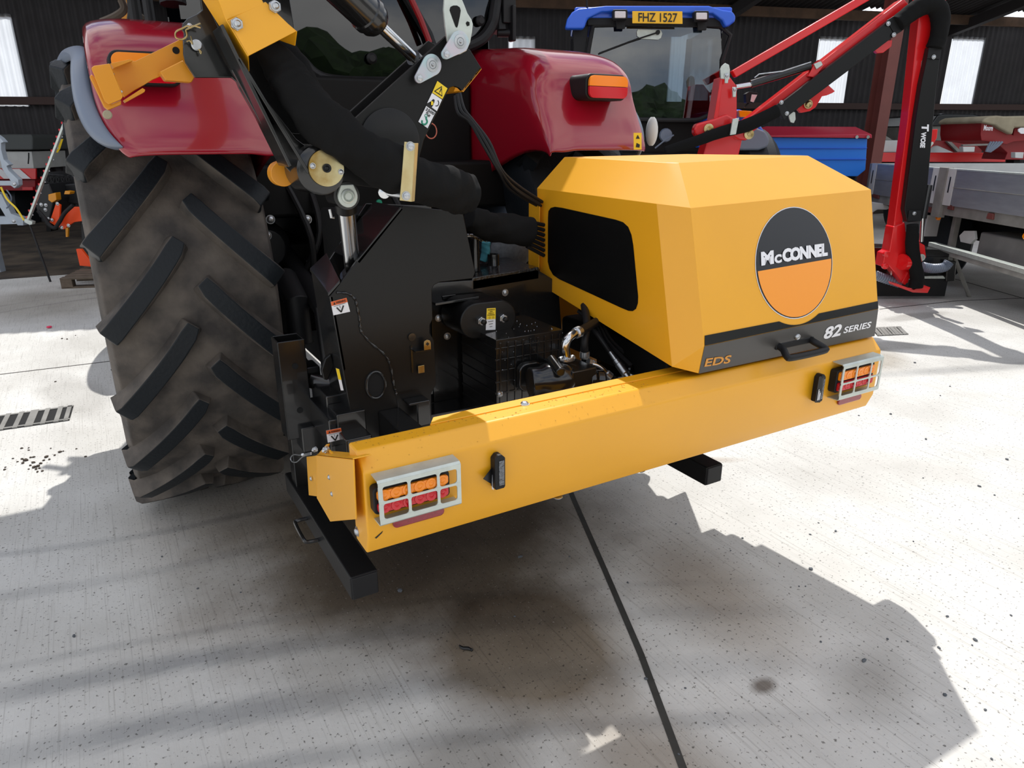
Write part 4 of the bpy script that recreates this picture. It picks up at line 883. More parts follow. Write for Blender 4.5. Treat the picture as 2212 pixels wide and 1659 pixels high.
s2 = sleeve('hose_sleeve', [ay(1012, 470, 2.45), ay(1045, 485, 2.45), ay(1085, 494, 2.45), ay(1145, 500, 2.45)], [.045, .052, .055, .06, .06], hc, 8, wr=.16)
b = MB()
for i in range(7): y0 = 478+i*9; b.tube([ay(1138, y0, 2.44), ay(1175, y0+8+i*2, 2.46)], .008, 8)
b.build('hose_bundle', 'plastic', hc)
# sleeve clamp
Yk = 1.93; ck = Y2([(874, 306), (897, 309), (889, 436), (864, 433)], Yk); MB().prism(ck, (0, .004, 0)).build('clamp_angle', 'goldp', hc, .001)
MB().prism([ck[1], ck[2], ck[2]+V((.014, .01, 0)), ck[1]+V((.014, .01, 0))], (0, .004, 0)).build('clamp_angle', 'goldp', hc, .001)
for p in ((886, 316), (877, 423)): bolt(hc, ay(p[0], p[1], Yk), (0, -1, 0), .009, 'zinc', 'hex')
MB().cyl(ay(842, 313, 2.1), ay(880, 317, 1.96), .009).build('clamp_rod', 'steel', hc); MB().cyl(ay(833, 416, 2.02), ay(870, 422, 1.96), .010).build('clamp_rod', 'zinc', hc)
c = ay(832, 415, 2.02); MB().lathe(c, (-.6, -.8, 0), [(0, .017), (.01, .018), (.012, .012)], 18).build('clamp_washer', 'steel', hc)
# electric cables down to the hood
for dx, dy, r_ in ((0, 0, .008), (5, -3, .007), (-5, 3, .006), (3, 4, .006)):
    MB().tube(spline([ay(x+dx*k_, y+dy*k_, Yv) for (x, y, Yv, k_) in ((988, 205, 2.5, 1), (996, 240, 2.46, 1.3), (1018, 262, 2.44, .6), (1050, 310, 2.4, 1.2), (1080, 368, 2.4, .6), (1110, 405, 2.45, 1.5), (1165, 440, 2.5, 1.2))], 6), r_, 8).build('cable', 'plastic', hc)

# ---- gearbox bay
GY = 2.42
b = MB(); b.prism(Y2([(930, 612), (1025, 605), (1160, 582), (1206, 610), (1215, 730), (1205, 742), (1150, 760), (940, 960)], GY), (0, .012, 0)); bay = b.build('bay_plate', 'black', hc, .003)
tl, tr_ = ay(940, 612, GY), ay(1165, 582, GY)
b = MB(); b.prism([ay(1020, 600, GY), ay(1165, 577, GY), ay(1165, 577, GY)+V((.02, .35, 0)), ay(1020, 600, GY)+V((-.1, .35, 0))], (0, 0, -.05)); b.build('oil_tank_top', mat('wet black paint', (.008, .008, .008), .12, coat=.6, bump=1.0, bscale=60), hc, .004)
MB().lathe(ay(1066, 577, 2.58), (0, 0, 1), [(0, .032), (.01, .026), (.055, .025), (.055, .02), (.03, .018)], 22).build('filler_tube', 'black', hc)
MB().cyl(ay(1027, 585, 2.52), ay(1025, 515, 2.52), .018).build('hinge_post', 'black', hc)
a = MB().cyl(ay(1005, 509, 2.50), ay(1071, 511, 2.50), .0075).build('hinge_pin', 'zinc', hc)
ch = spline(Y2([(1014, 506), (1024, 512), (1036, 518), (1052, 521), (1066, 511)], 2.48), 5); b = MB()
for i in range(0, len(ch)-1, 2):
    p_, q_ = ch[i], ch[min(i+2, len(ch)-1)]; u_ = (q_-p_)*.6; w2 = (V((0, 0, .004)) if (i//2) % 2 else V((0, .004, 0))); b.tube(ringpts((p_+q_)/2, u_, w2, 10), .0012, 6)
b.build('pin_chain', 'gold', hc)
sleeve('rag', Y2([(1049, 522), (1050, 545), (1042, 565)], 2.62), [.03, .032, .02], hc, 12, 12, .3, .5, 'teal')
MB().ball(ay(1105, 540, 2.75), .09, 10, 0, (1.2, .6, 1)).build('rock_wool_pad', 'stone', hc)
# obround cover with two shafts
def obr(px0, px1, yc, rz, Y, slope):
    A, B_ = ay(px0, yc, Y), ay(px1, yc+slope, Y); o_ = []
    for i in range(13): a_ = R(90+180*i/12); o_.append(A+V((rz*math.cos(a_), 0, rz*math.sin(a_))))
    for i in range(13): a_ = R(-90+180*i/12); o_.append(B_+V((rz*math.cos(a_), 0, rz*math.sin(a_))))
    return o_
oc = MB().prism(obr(1030, 1082, 694, .068, 2.24, -6), (0, .17, 0)).build('gearbox_cover', 'blackm', hc, .006)
for p in ((1043, 695), (1090, 689)):
    c = ay(p[0], p[1], 2.22); bolt(oc, V((c.x, 2.24, c.z)), (0, -1, 0), .0145, 'zinc', 'nut'); MB().lathe((c.x, 2.218, c.z), (0, -1, 0), [(0, .0095), (.012, .0095), (.014, .006)], 18).build('shaft_end', 'blackm', oc)
sl = Y2([(1051, 666), (1070, 665), (1070, 712), (1049, 713)], 2.24); o = flat('oil_label', sl, 'white', oc, (0, -1, 0)); flat('label_sheet', [sl[0], sl[1], lerp(sl[1], sl[2], .5), lerp(sl[0], sl[3], .5)], 'yel_s', o, (0, -1, 0), .002)
U_ = sl[1]-sl[0]; W_ = sl[0]-sl[3]
for i, s_ in enumerate(('GEARBOX', 'OIL', 'FULLY', 'SYNTHETIC')): k_ = [.8, .35, .6, .85][i]; text(s_, sl[0]+U_*(.5-k_/2)-W_*(.09+.08*i), U_*k_, W_*.05, 'ink', o, lift=.004)
for i in range(2): c = sl[0]+U_*(.35+.4*i)-W_*.43; MB().tube(ringpts(c+V((0, -.003, 0)), V((.003, 0, 0)), V((0, 0, .0035)), 10), .0005, 5).build('label_print', 'ink', o)
for i in range(3): flat('label_print', [sl[0]+U_*(.2+.1*i)-W_*(.6+.12*i), sl[0]+U_*(.8-.05*i)-W_*(.58+.12*i), sl[0]+U_*(.8-.05*i)-W_*(.6+.12*i), sl[0]+U_*(.2+.1*i)-W_*(.62+.12*i)], 'ink', o, (0, -1, 0), .003)
for p in ((1091, 632), (966, 726), (1208, 723), (947, 687), (1177, 706)): bolt(bay, ay(p[0], p[1], GY), (0, -1, 0), .010, 'zinc', 'hex')
b = MB(); b.prism(Y2([(955, 640), (985, 636), (988, 642), (957, 648)], GY-.004), (0, .004, 0)); b.prism([ay(940, 655, GY), ay(1035, 640, GY), ay(1035, 640, 2.30), ay(940, 655, 2.30)], (0, 0, -.01)); b.build('bay_ledge', 'black', hc, .003)
# ribbed casing
A_, B_ = ay(1072, 742, 2.12), ay(1210, 870, 2.12); gx0, gx1, gz1, gz0 = A_.x, ay(1215, 760, 2.12).x, A_.z, .56
b = MB(); b.box((gx0, 2.12, gz0), (gx1, 2.40, gz1+.012)); 
for i in range(9): x = gx0+(gx1-gx0)*(i+.5)/9; b.prism([(x-.004, 2.12, gz0), (x+.004, 2.12, gz0), (x+.004, 2.116, gz0), (x-.004, 2.116, gz0)], (0, 0, gz1-gz0))
for i in range(8): z = gz0+(gz1-gz0)*(i+.5)/8; b.box((gx0-.004, 2.12, z-.004), (gx0, 2.40, z+.004)); b.box((gx0, 2.117, z-.003), (gx1, 2.12, z+.003))
gb = b.build('gearbox_casing', 'black', hc, .003)
rd_ = random.Random(9); wd_ = MB()
for i in range(60): wd_.ball((rd_.uniform(gx0, gx1), 2.119 if i % 2 else rd_.uniform(2.13, 2.38), rd_.uniform(gz1-.16, gz1) if i % 2 else gz1+.0125), rd_.uniform(.001, .0024), 4)
wd_.build('water_drops', 'steel', gb)['kind'] = 'stuff'
c = ay(1148, 812, 2.08); MB().prism([V((p.x, p.y, p.z)) for p in rrect(c.x-.05, c.x+.05, c.z-.06, c.z+.05, .03, 2.08)], (0, .03, 0)).build('casing_cover', 'black', gb, .006)
bolt(gb, ay(1079, 849, 2.13), (-.5, -.8, 0), .012, 'zinc', 'nut')
p_ = ay(1183, 780, 2.10)
pm = MB(); c0 = ay(1248, 815, 1.98); pm.lathe(c0+V((-.03, .0, 0)), (-1, .25, 0), [(0, .05), (.02, .062), (.05, .065), (.10, .065), (.12, .055), (.16, .055)], 26); pm.box((c0.x-.06, 1.93, c0.z-.05), (c0.x+.05, 2.14, c0.z+.045)); pm.lathe(c0+V((.04, -.01, -.015)), (1, -.4, -.1), [(0, .05), (.02, .05), (.03, .04), (.06, .04), (.065, .03)], 24); pm.cyl(ay(1190, 775, 2.02), ay(1212, 805, 1.92), .018)
pu = pm.build('hydraulic_pump', 'black', hc, .006)
# hose fittings
c = ay(1225, 779, 2.0); fb = MB(); fb.prism([c+V((.028*math.cos(a_)*1.15, .022*math.sin(a_), 0)) for a_ in [2*math.pi*i/16 for i in range(16)]], (0, 0, .014)); fo = fb.build('flange_block', 'zinc', hc, .002)
for i, (dx, dy) in enumerate(((-.028, -.012), (-.012, -.02), (.022, -.012), (.03, .008), (-.02, .012))): bolt(fo, c+V((dx, dy, .01)), (0, 0, 1), .0055, 'zinc', 'hex')
el = spline([c+V((-.002, 0, .01)), ay(1221, 750, 2.0), ay(1226, 733, 2.0), ay(1237, 723, 2.01), ay(1246, 719, 2.03)], 6)
MB().tube(el, .0165, 16).build('elbow_pipe', 'steel', hc); d_ = (ay(1262, 711, 2.05)-ay(1243, 720, 2.02)).normalized(); e0_ = ay(1243, 720, 2.02)
MB().lathe(e0_, d_, [(0, .016), (.004, .021), (.03, .021), (.032, .018)], 20).build('hose_ferrule', 'zinc', hc)
MB().tube(spline([e0_+d_*.03, ay(1275, 703, 2.08), ay(1300, 685, 2.15), ay(1320, 650, 2.3)], 5), .017, 12).build('hose', 'plastic', hc)
MB().tube(spline([ay(1263, 765, 2.05), ay(1263, 735, 2.05), ay(1268, 700, 2.1), ay(1262, 660, 2.2)], 5), .015, 12).build('hose', 'plastic', hc); q0 = ay(1263, 772, 2.05)
MB().lathe(q0, (0, 0, 1), [(-.004, .016), (0, .019), (.022, .019), (.024, .016)], 18).build('hose_ferrule', 'zinc', hc); MB().cyl(q0, ay(1262, 800, 2.05), .014).build('hose_stem', 'black', hc)
b = MB(); b.lathe(ay(1270, 782, 2.0), (1, -.2, -.5), [(0, .016), (.012, .016), (.013, .013), (.02, .013), (.021, .016), (.03, .016)], 6); b.build('hose_nut', 'zinc', hc)
MB().tube(spline([ay(1280, 787, 1.99), ay(1293, 791, 1.98), ay(1305, 800, 1.97), ay(1310, 806, 1.97)], 5), .009, 12).build('elbow_pipe', 'steel', hc)
d_ = (ay(1325, 818, 1.96)-ay(1310, 805, 1.97)).normalized(); MB().lathe(ay(1309, 805, 1.97), d_, [(0, .010), (.003, .0145), (.026, .0145)], 18).build('hose_ferrule', 'zinc', hc); MB().tube([ay(1324, 816, 1.96), ay(1352, 836, 1.94)], .011, 10).build('hose', 'plastic', hc)
b = MB(); b.lathe(ay(1302, 812, 1.98), (-.7, -.5, .1), [(0, .018), (.014, .018), (.016, .013), (.03, .013)], 6); b.build('plug_nut', 'gold', hc)
pA, pB = ay(1317, 760, 2.05), ay(1362, 823, 1.93); d_ = (pB-pA).normalized(); L_ = (pB-pA).length
MB().lathe(pA, d_, [(0, .009), (L_*.28, .010), (L_*.30, .013), (L_*.42, .013), (L_*.44, .0155), (L_*.75, .0155), (L_*.78, .011), (L_, .009)], 18).build('quick_coupling', 'zinc', hc)
MB().tube(spline([pA, ay(1300, 735, 2.08), ay(1275, 700, 2.15), ay(1258, 665, 2.3)], 5), .010, 10).build('hose', 'plastic', hc)
for i in range(3): MB().tube(spline([ay(1250+i*9, 672, 2.25), ay(1285+i*7, 700, 2.15), ay(1305+i*10, 740, 2.1), ay(1345+i*20, 790, 2.0)], 5), .009, 8).build('hose', 'plastic', hc)
ln = ay(1360, 800, 1.99); MB().lathe(ln, (.5, -.8, 0), [(0, .02), (.008, .02), (.01, .013)], 18).build('round_cap', 'black', hc)
# hidden side of the tank, amber
MB().prism(Y2([(1207, 620), (1460, 620), (1460, 860), (1250, 860), (1214, 742), (1206, 700)], 2.62), (0, .01, 0)).build('tank_panel', 'yellow2', hc, .003)
b = MB(); b.box((1.72, 1.80, .72), (2.62, 2.5, .86)); b.box((1.9, 1.9, .84), (2.5, 2.5, 1.35)); b.build('oil_tank', 'deep', hc, .02)
b = MB(); b.box((.95, 2.3, .48), (2.5, 2.42, .60)); b.box((2.3, 1.74, .55), (2.4, 2.4, .65)); b.box((.75, 1.71, .6), (.83, 2.2, .7)); b.build('frame_rail', 'black', hc, .005)
# ---- hood
hv = dict(
 FTL=ay(1491.7, 450.2, 1.70), FTR=ay(1880.5, 410.4, 1.70), FCL=ay(1520.6, 747, 1.60), FCR=ay(1895.6, 667, 1.60), FBL=ay(1508, 806, 1.63), FBR=ay(1887.7, 725, 1.63),
 ST=ax(1419, 441, 1.62), SB=ax(1452, 792, 1.62), STb=ax(1161, 407, 1.62), SBb=ax(1168, 615, 1.62),
 TF=az(1466, 353, 1.52), TS=az(1434, 352.3, 1.5205), TB=az(1220, 340, 1.525), TR=az(1745, 337.4, 1.535))
hv['TRB'] = V((2.42, 2.52, 1.53)); hv['TRS'] = V((2.52, 1.99, 1.533)); hv['TS'].y = max(hv['TS'].y, hv['TF'].y+.03)
hv['RT'] = V((2.70, 1.83, 1.41)); hv['RTb'] = V((2.70, 2.55, 1.41)); hv['RB'] = V((2.74, 1.74, .86)); hv['RBb'] = V((2.74, 2.53, 1.0)); 
_fn = (hv['FTR']-hv['FTL']).cross(hv['FCL']-hv['FTL']); hv['FCR'] = apl(1895.6, 667, hv['FTL'], _fn); _bn = (hv['FCR']-hv['FCL']).cross(hv['FBL']-hv['FCL']); hv['FBR'] = apl(1887.7, 725, hv['FCL'], _bn)
names = list(hv); ix = {k: i for i, k in enumerate(names)}
F_ = [('FTL', 'FTR', 'FCR', 'FCL'), ('FCL', 'FCR', 'FBR', 'FBL'), ('ST', 'FTL', 'FCL'), ('ST', 'FCL', 'SB'), ('SB', 'FCL', 'FBL'), ('STb', 'ST', 'SB', 'SBb'), ('TF', 'TR', 'FTR', 'FTL'), ('TS', 'TF', 'FTL', 'ST'), ('TB', 'TS', 'ST', 'STb'),
      ('TB', 'TRB', 'TRS', 'TR', 'TF', 'TS'), ('FTR', 'RT', 'RB', 'FCR'), ('FCR', 'RB', 'FBR'), ('RT', 'RTb', 'RBb', 'RB'), ('TR', 'TRS', 'RT', 'FTR'), ('TRS', 'TRB', 'RTb', 'RT'), ('TB', 'TRB', 'RTb', 'STb'), ('STb', 'RTb', 'RBb', 'SBb')]
hm = MB().add([hv[k] for k in names], [tuple(ix[k] for k in f) for f in F_]); hood = hm.build('hood', 'yellow', hc, .007, 24, 3, thick=.004)
FN = (hv['FTR']-hv['FTL']).cross(hv['FCL']-hv['FTL']).normalized(); FN = FN if FN.y < 0 else -FN
BN = (hv['FCR']-hv['FCL']).cross(hv['FBL']-hv['FCL']).normalized(); BN = BN if BN.y < 0 else -BN
def fpl(x, y, n=None): return apl(x, y, hv['FTL'], FN)
def bpl(x, y): return apl(x, y, hv['FCL'], BN)
# black band with the arc, dark grey lip
lineL, lineR = V((1520.6, 725)), V((1895, 650))
arc = []
for i in range(15): a_ = R(205+130*i/14)
bc, brx, bry = (1713, 572), 92, 130
band = [fpl(1521, 725)]
import math as _m
def arcpt(t): return (bc[0]+brx*_m.cos(t), bc[1]-bry*_m.sin(t))
pts_ = []
for i in range(41):
    t = R(190+160*i/40); x, y = arcpt(t); yl = 725-(x-1520.6)*75/374.4
    if y > yl: pts_.append((x, y))
for p in pts_: band.append(fpl(*p))
band += [fpl(1894.8, 650.5), fpl(1895.6, 667), fpl(1520.6, 747)]
flat('black_band', band, 'strip_k', hood, FN, .003)
flat('grey_lip', [hv['FCL'], hv['FCR'], hv['FBR'], hv['FBL']], 'strip_g', hood, BN, .003)
def btext(st, bl, br, tl_, m_, bold=.02, ks=1.0):
    O, Bx, T = bpl(*bl), bpl(*br), bpl(*tl_); return text(st, O, Bx-O, T-O, m_, hood, 'lettering', bold, .005, ks)
btext('EDS', (1519, 791), (1574, 782.5), (1524, 773), 'yellow2'); btext('82', (1775, 732.5), (1812, 723.5), (1783, 705.5), 'white', .03); btext('SERIES', (1819, 719), (1877, 706.5), (1823, 705), 'white')
# round badge
BCx, BCy = 1713, 568
def el_(k_, n=56): return [fpl(BCx+83.5*k_*math.cos(2*math.pi*i/n)-0, BCy-121*k_*math.sin(2*math.pi*i/n)+83.5*k_*math.cos(2*math.pi*i/n)*0) for i in range(n)]
bd = flat('badge', el_(1.0), 'white', hood, FN, .003); flat('badge_ring', el_(.985), 'badge_k', bd, FN, .0042)
E1, E2 = (1632, 584), (1795, 556)
def side(x, y): return (y-E1[1])*(E2[0]-E1[0])-(x-E1[0])*(E2[1]-E1[1])
lowp = [(BCx+83.5*.955*math.cos(2*math.pi*i/80), BCy-121*.968*math.sin(2*math.pi*i/80)) for i in range(80)]
# start at the left end of the dividing line, walk round the bottom
lp = [p for p in lowp if side(*p) > 0]; lp.sort(key=lambda p: math.atan2(p[1]-BCy, p[0]-BCx)); 
cut0 = sorted(lp, key=lambda p: math.atan2(p[1]-BCy-14, BCx-p[0]))
flat('badge_lower', [fpl(*p) for p in cut0], 'badge_o', bd, FN, .0054)
def ftext(st, bl, br, tl_, m_, par, bold=.03, ks=.9): O, Bx, T = fpl(*bl), fpl(*br), fpl(*tl_); return text(st, O, Bx-O, T-O, m_, par, 'lettering', bold, .0075, ks)
ftext('M', (1641, 574.5), (1668, 570), (1640, 545), 'white', bd, .06); ftext('C', (1669.5, 570), (1685, 567.5), (1669, 551), 'white', bd, .06); ftext('CONNEL', (1686.5, 567.5), (1784, 553), (1686, 538), 'white', bd, .06, .85)
# handle and lock
h0, h1 = bpl(1671, 754), bpl(1752, 737); hn = BN; hp = [h0+V((.015, 0, .012)), h0+V((.015, 0, .012))+hn*.03, h0+hn*.062+V((.0, 0, .005)), h0+hn*.072+V((.02, 0, .002)), h1+hn*.072+V((-.02, 0, .002)), h1+hn*.062+V((0, 0, .005)), h1+V((-.015, 0, .012))+hn*.03, h1+V((-.015, 0, .012))]
MB().tube(spline(hp, 4), .0125, 16).build('grab_handle', 'plastic', hood); hb_ = MB(); hb_.obox((h0+h1)/2+V((0, 0, .012))+hn*.006, (h1-h0)*.5, V((0, 0, .012)), hn*.006); hb_.build('handle_base', 'plastic', hood, .004)
lkc = bpl(1720, 726); MB().lathe(lkc, BN, [(0, .012), (.008, .012), (.011, .010), (.0095, .006), (.0115, .004)], 24).build('lock', 'zinc', hood)
# mesh window
wn_ = [(1184, 470), (1185, 456), (1190, 449), (1199, 446.6), (1215, 449), (1330, 474.5), (1346, 480), (1357, 490), (1364, 507), (1368, 530), (1378.5, 640), (1378, 655), (1374, 667), (1367, 672), (1358, 671.5), (1340, 664), (1208, 603), (1195, 594), (1187, 580), (1183.5, 565)]
wq = [ax(x, y, 1.6175) for x, y in wn_]; cw = sum(wq, V())/len(wq)
MB().prism(wq, (-.0008, 0, 0)).build('mesh_window', 'mesh', hood, 0, 0)
fl = Y2([(1153, 418), (1163, 420), (1166, 575), (1158, 573)], 2.53)
MB().prism([(1.60, 2.55, 1.375), (1.60, 2.575, 1.375), (1.60, 2.575, 1.07), (1.60, 2.55, 1.07)], (-.004, 0, 0)).build('hood_flange', 'yellow', hood, .001)
MB().prism([(1.60, 2.55, 1.372), (1.602, 2.495, 1.366), (1.602, 2.495, 1.075), (1.60, 2.55, 1.07)], (-.004, 0, 0)).build('hood_flange', 'yellow', hood, .001)
# water beads on the wet bumper and hood tops
rnd = random.Random(4); b = MB()
for i in range(100):
    x = rnd.uniform(.5, 1.5); y = rnd.uniform(1.648, 1.705); r_ = rnd.uniform(.0012, .0032); b.ball((x, y, .8283), r_, 4, 0, (1, 1, .5))
for i in range(60):
    t = rnd.random(); x = rnd.uniform(.5, 1.6); b.ball((x, lerp(1.645, 1.602, t), lerp(.828, .784, t)), rnd.uniform(.0008, .0016), 4)
wm, wt_, wb2 = nodes_of('clear water'); wb2.inputs['Transmission Weight'].default_value = 1; wb2.inputs['Roughness'].default_value = 0; wb2.inputs['IOR'].default_value = 1.33
o = b.build('water_beads', wm, bump); o['kind'] = 'stuff'

def Bp(L_, v): return [av(x, y, v) for x, y in L_]
# ---- unseen arm and head, added above the frame and shaped to throw shade
armo = MB(); armo.prism([(.42, 2.2, 2.15), (.56, 2.2, 2.15), (.9, 2.7, 3.7), (.76, 2.7, 3.7)], (0, .14, 0)); armo.prism([(.76, 2.7, 3.6), (.9, 2.7, 3.6), (1.9, 2.8, 3.9), (1.9, 2.8, 4.05), (.76, 2.7, 3.75)], (0, .14, 0)); armo.build('added_shade_arm', 'yellow', hc, .01)
b = MB(); b.lathe((.8, 2.95, 3.62), (1, 0, 0), [(0, .15), (1.4, .15)], 20); b.box((.8, 2.6, 3.7), (2.2, 3.33, 3.9)); b.box((.8, 3.7, 3.7), (2.2, 4.15, 3.9)); b.box((.75, 2.6, 3.65), (.8, 4.15, 3.95)); b.build('added_shade_head', 'black', hc, .01)
# the whole implement is scaled down about the camera's eye point, further below
b = MB(); b.prism(Bp([(270, -20), (325, -20), (325, 48), (264, 48), (263, 38), (276, 20)], 5.4), (0, .05, 0)); b.build('head_frame', 'yellow2', hc, .004)
b = MB(); b.prism(Bp([(328, -20), (334, -20), (334, 48), (329, 48)], 5.3), (0, .03, 0)); b.build('strap', 'whitep', hc, .001)
MB().tube(spline(Bp([(285, -20), (284, 20), (281, 50)], 5.25), 3), .022, 8).build('hose', 'plastic', hc); MB().tube(spline(Bp([(262, 0), (268, 20), (250, 35), (220, 48)], 5.3), 4), .025, 8).build('hose', 'mud', hc)
KS = 1.46/1.6
hc.location = (1.3*KS, 2.0*KS, 1.6*(1-KS)); hc.scale = (KS, KS, KS)

# ============================================================ blue tractor
BV = 7.7
def Bq(L_, v): return [av(x, y, v) for x, y in L_]
def back(v_): return _h*v_
bc_ = av(1405, 50, BV); bt = thing('tractor', 'blue tractor with yellow rear number plate, parked facing the open shed', 'tractor', V((bc_.x, bc_.y, 0)))
b = MB()
roofp = Bq([(1221, 62), (1226, 40), (1236, 26), (1250, 18), (1310, 12), (1532, 12), (1562, 21), (1583, 24), (1590, 34), (1589, 46), (1576, 56), (1567, 58), (1560, 44), (1540, 30), (1300, 26), (1270, 40), (1262, 62)], BV-.12)
b.prism(roofp, back(.12)); zt = av(1400, 12, BV-.12).z; u0 = av(1240, 20, BV).dot(_r); u1 = av(1580, 20, BV).dot(_r)
b.prism([uv(u0, BV-.05, zt-.10), uv(u1, BV-.05, zt-.10), uv(u1-.1, BV+1.7, zt-.05), uv(u0+.1, BV+1.7, zt-.05)], (0, 0, .10))
b.build('cab_roof', 'blue', bt, .02)
hd = plate('roof_header', Bq([(1268, 30), (1300, 20), (1540, 22), (1566, 44), (1566, 58), (1270, 54)], BV-.04), .1, 'plastic', bt, .004, tuple(_h))
for p in ((1324, 1356), (1500, 1532)):
    z_ = 20 if p[0] < 1400 else 23; o = plate('work_lamp', Bq([(p[0], z_), (p[1], z_), (p[1], z_+22), (p[0], z_+22)], BV-.22), .1, 'plastic', bt, .012, tuple(_h)); plate('lamp_lens', Bq([(p[0]+4, z_+4), (p[1]-4, z_+4), (p[1]-4, z_+19), (p[0]+4, z_+19)], BV-.235), .02, 'lampw', o, .008, tuple(_h))
    q = Bq([(p[0]+6, z_+22), (p[1]-4, z_+22), (p[1]-6, z_+42), (p[0]+8, z_+42)], BV-.10); plate('lamp_bracket', q, .03, 'plastic', bt, .004, tuple(_h))
npl = Bq([(1366, 24), (1474, 24.5), (1474.5, 51.5), (1366, 50)], BV-.18); o = plate('number_plate', npl, .006, 'plate', bt, .001, tuple(_h))
O_, B1, T1 = av(1379, 47, BV-.185), av(1463, 48, BV-.185), av(1379, 27.5, BV-.185); text('FHZ 1527', O_, B1-O_, T1-O_, 'ink', o, bold=.01, ks=.95)
gb_ = [(1281, 54), (1556, 57), (1560, 130), (1557, 205), (1545, 235), (1520, 254), (1480, 260), (1330, 256), (1290, 250), (1266, 235), (1262, 200), (1268, 130)]
MB().prism(Bq(gb_, BV), back(.005)).build('rear_window', 'glassb', bt, 0, 0)
fr_ = Bq(gb_+[gb_[0]], BV-.01); MB().tube(spline(fr_, 3), .022, 8).build('window_frame', 'plastic', bt)
MB().prism(Bq([(1238, 62), (1272, 54), (1262, 132), (1252, 240), (1232, 240), (1240, 130)], BV+.02), back(.08)).build('cab_pillar', 'plastic', bt, .005)
for (uu) in (1262, 1562):
    q = av(uu, 100, BV).dot(_r); MB().prism([uv(q-.03, BV+1.5, 1.1), uv(q+.03, BV+1.5, 1.1), uv(q+.03, BV+1.45, zt-.1), uv(q-.03, BV+1.45, zt-.1)], back(.06)).build('cab_pillar', 'plastic', bt, .005)
pass
for side_ in (1264, 1562):
    q = av(side_, 100, BV).dot(_r); MB().prism([uv(q, BV+.1, 1.3), uv(q, BV+1.45, 1.3), uv(q, BV+1.45, zt-.1), uv(q, BV+.1, zt-.1)], _r*.005).build('side_window', 'glassb', bt, 0, 0)
pad = plate('wiper_motor', Bq([(1378, 63), (1428, 65), (1431, 72), (1428, 82), (1422, 86), (1384, 84), (1376, 78), (1375, 68)], BV-.015), .01, 'galv', bt, .004, tuple(_h))
wp = MB(); wp.tube(Bq([(1421, 70), (1360, 90), (1294, 115)], BV-.04), .008, 6); wp.tube(Bq([(1380, 82), (1294, 116)], BV-.03), .006, 6); wp.lathe(av(1421, 70, BV-.03), -_h, [(0, .022), (.02, .02)], 14); wp.build('wiper', 'plastic', bt)
sb = MB(); q = av(1360, 200, BV+.8); sb.prism(Bq([(1340, 135), (1370, 135), (1385, 160), (1390, 255), (1318, 255), (1324, 160)], BV+.7), back(.15)); sb.prism(Bq([(1318, 250), (1390, 250), (1400, 275), (1310, 275)], BV+.5), back(.5)); sb.build('seat', 'seat', bt, .03)
b = MB(); b.prism(Bq([(1335, 262), (1560, 262), (1560, 345), (1335, 345)], BV+.05), back(1.3)); b.prism(Bq([(1340, 330), (1560, 330), (1500, 420), (1400, 420)], BV), back(.6)); b.build('chassis', 'deep', bt, .01)
b = MB(); b.prism(Bq([(1577, 290), (1592, 278), (1625, 272), (1655, 284), (1664, 300), (1660, 318), (1640, 325), (1590, 325), (1578, 318)], BV-.1), back(.9)); b.build('fender_extension', 'greyplas', bt, .03)
b = MB(); b.prism(Bq([(1508, 268), (1530, 245), (1560, 235), (1600, 236), (1632, 252), (1650, 280), (1655, 300), (1500, 320)], BV+.02), back(.9)); b.prism(Bq([(1235, 262), (1262, 240), (1320, 262), (1330, 320), (1220, 330)], BV+.02), back(.9)); b.build('fender', 'blue', bt, .03)
tl_ = plate('tail_lamp', Bq([(1596, 238), (1625, 240), (1625, 254), (1598, 253)], BV-.06), .1, 'amberl', bt, .008, tuple(_h))
ml = MB(); ml.prism(Bq([(1611, 203), (1618, 198), (1637, 200), (1638, 205), (1626, 222), (1612, 222)], BV-.1), back(.08)); ml.tube(Bq([(1618, 222), (1608, 232)], BV-.05), .01); mo = ml.build('mirror_lamp', 'plastic', bt, .008); plate('lamp_lens', Bq([(1624, 204), (1636, 205), (1628, 221), (1621, 219)], BV-.12), .01, 'lampw', mo, .002, tuple(_h))
for uq in (1290, 1610):
    c = av(uq, 330, BV+.5); cc = V((c.x, c.y, .85)); MB().lathe(cc-_r*.24, _r, [(0, .5), (.03, .78), (.1, .85), (.38, .85), (.45, .78), (.48, .5)], 40).build('tyre', 'rubber', bt)
b = MB(); b.lathe(av(1438, 292, BV), -_h, [(0, .07), (.03, .06)], 14); b.tube([av(1415, 320, BV-.05), av(1440, 300, BV-.1), av(1455, 292, BV-.05)], .008, 6); b.build('coupling', 'greyplas', bt)
b = MB(); q = av(1400, 200, BV+2.2); b.prism([uv(q.dot(_r)-.35, BV+1.6, 1.0), uv(q.dot(_r)+.35, BV+1.6, 1.0), uv(q.dot(_r)+.3, BV+3.4, 1.0), uv(q.dot(_r)-.3, BV+3.4, 1.0)], (0, 0, .75)); b.build('bonnet', 'blue', bt, .05)
b = MB(); a = av(1265, 4, BV); b.tube([av(1268, 34, BV-.05), av(1268, 16, BV-.05), av(1266, -30, BV-.05)], [.012, .01, .004], 6); b.build('aerial', 'plastic', bt)

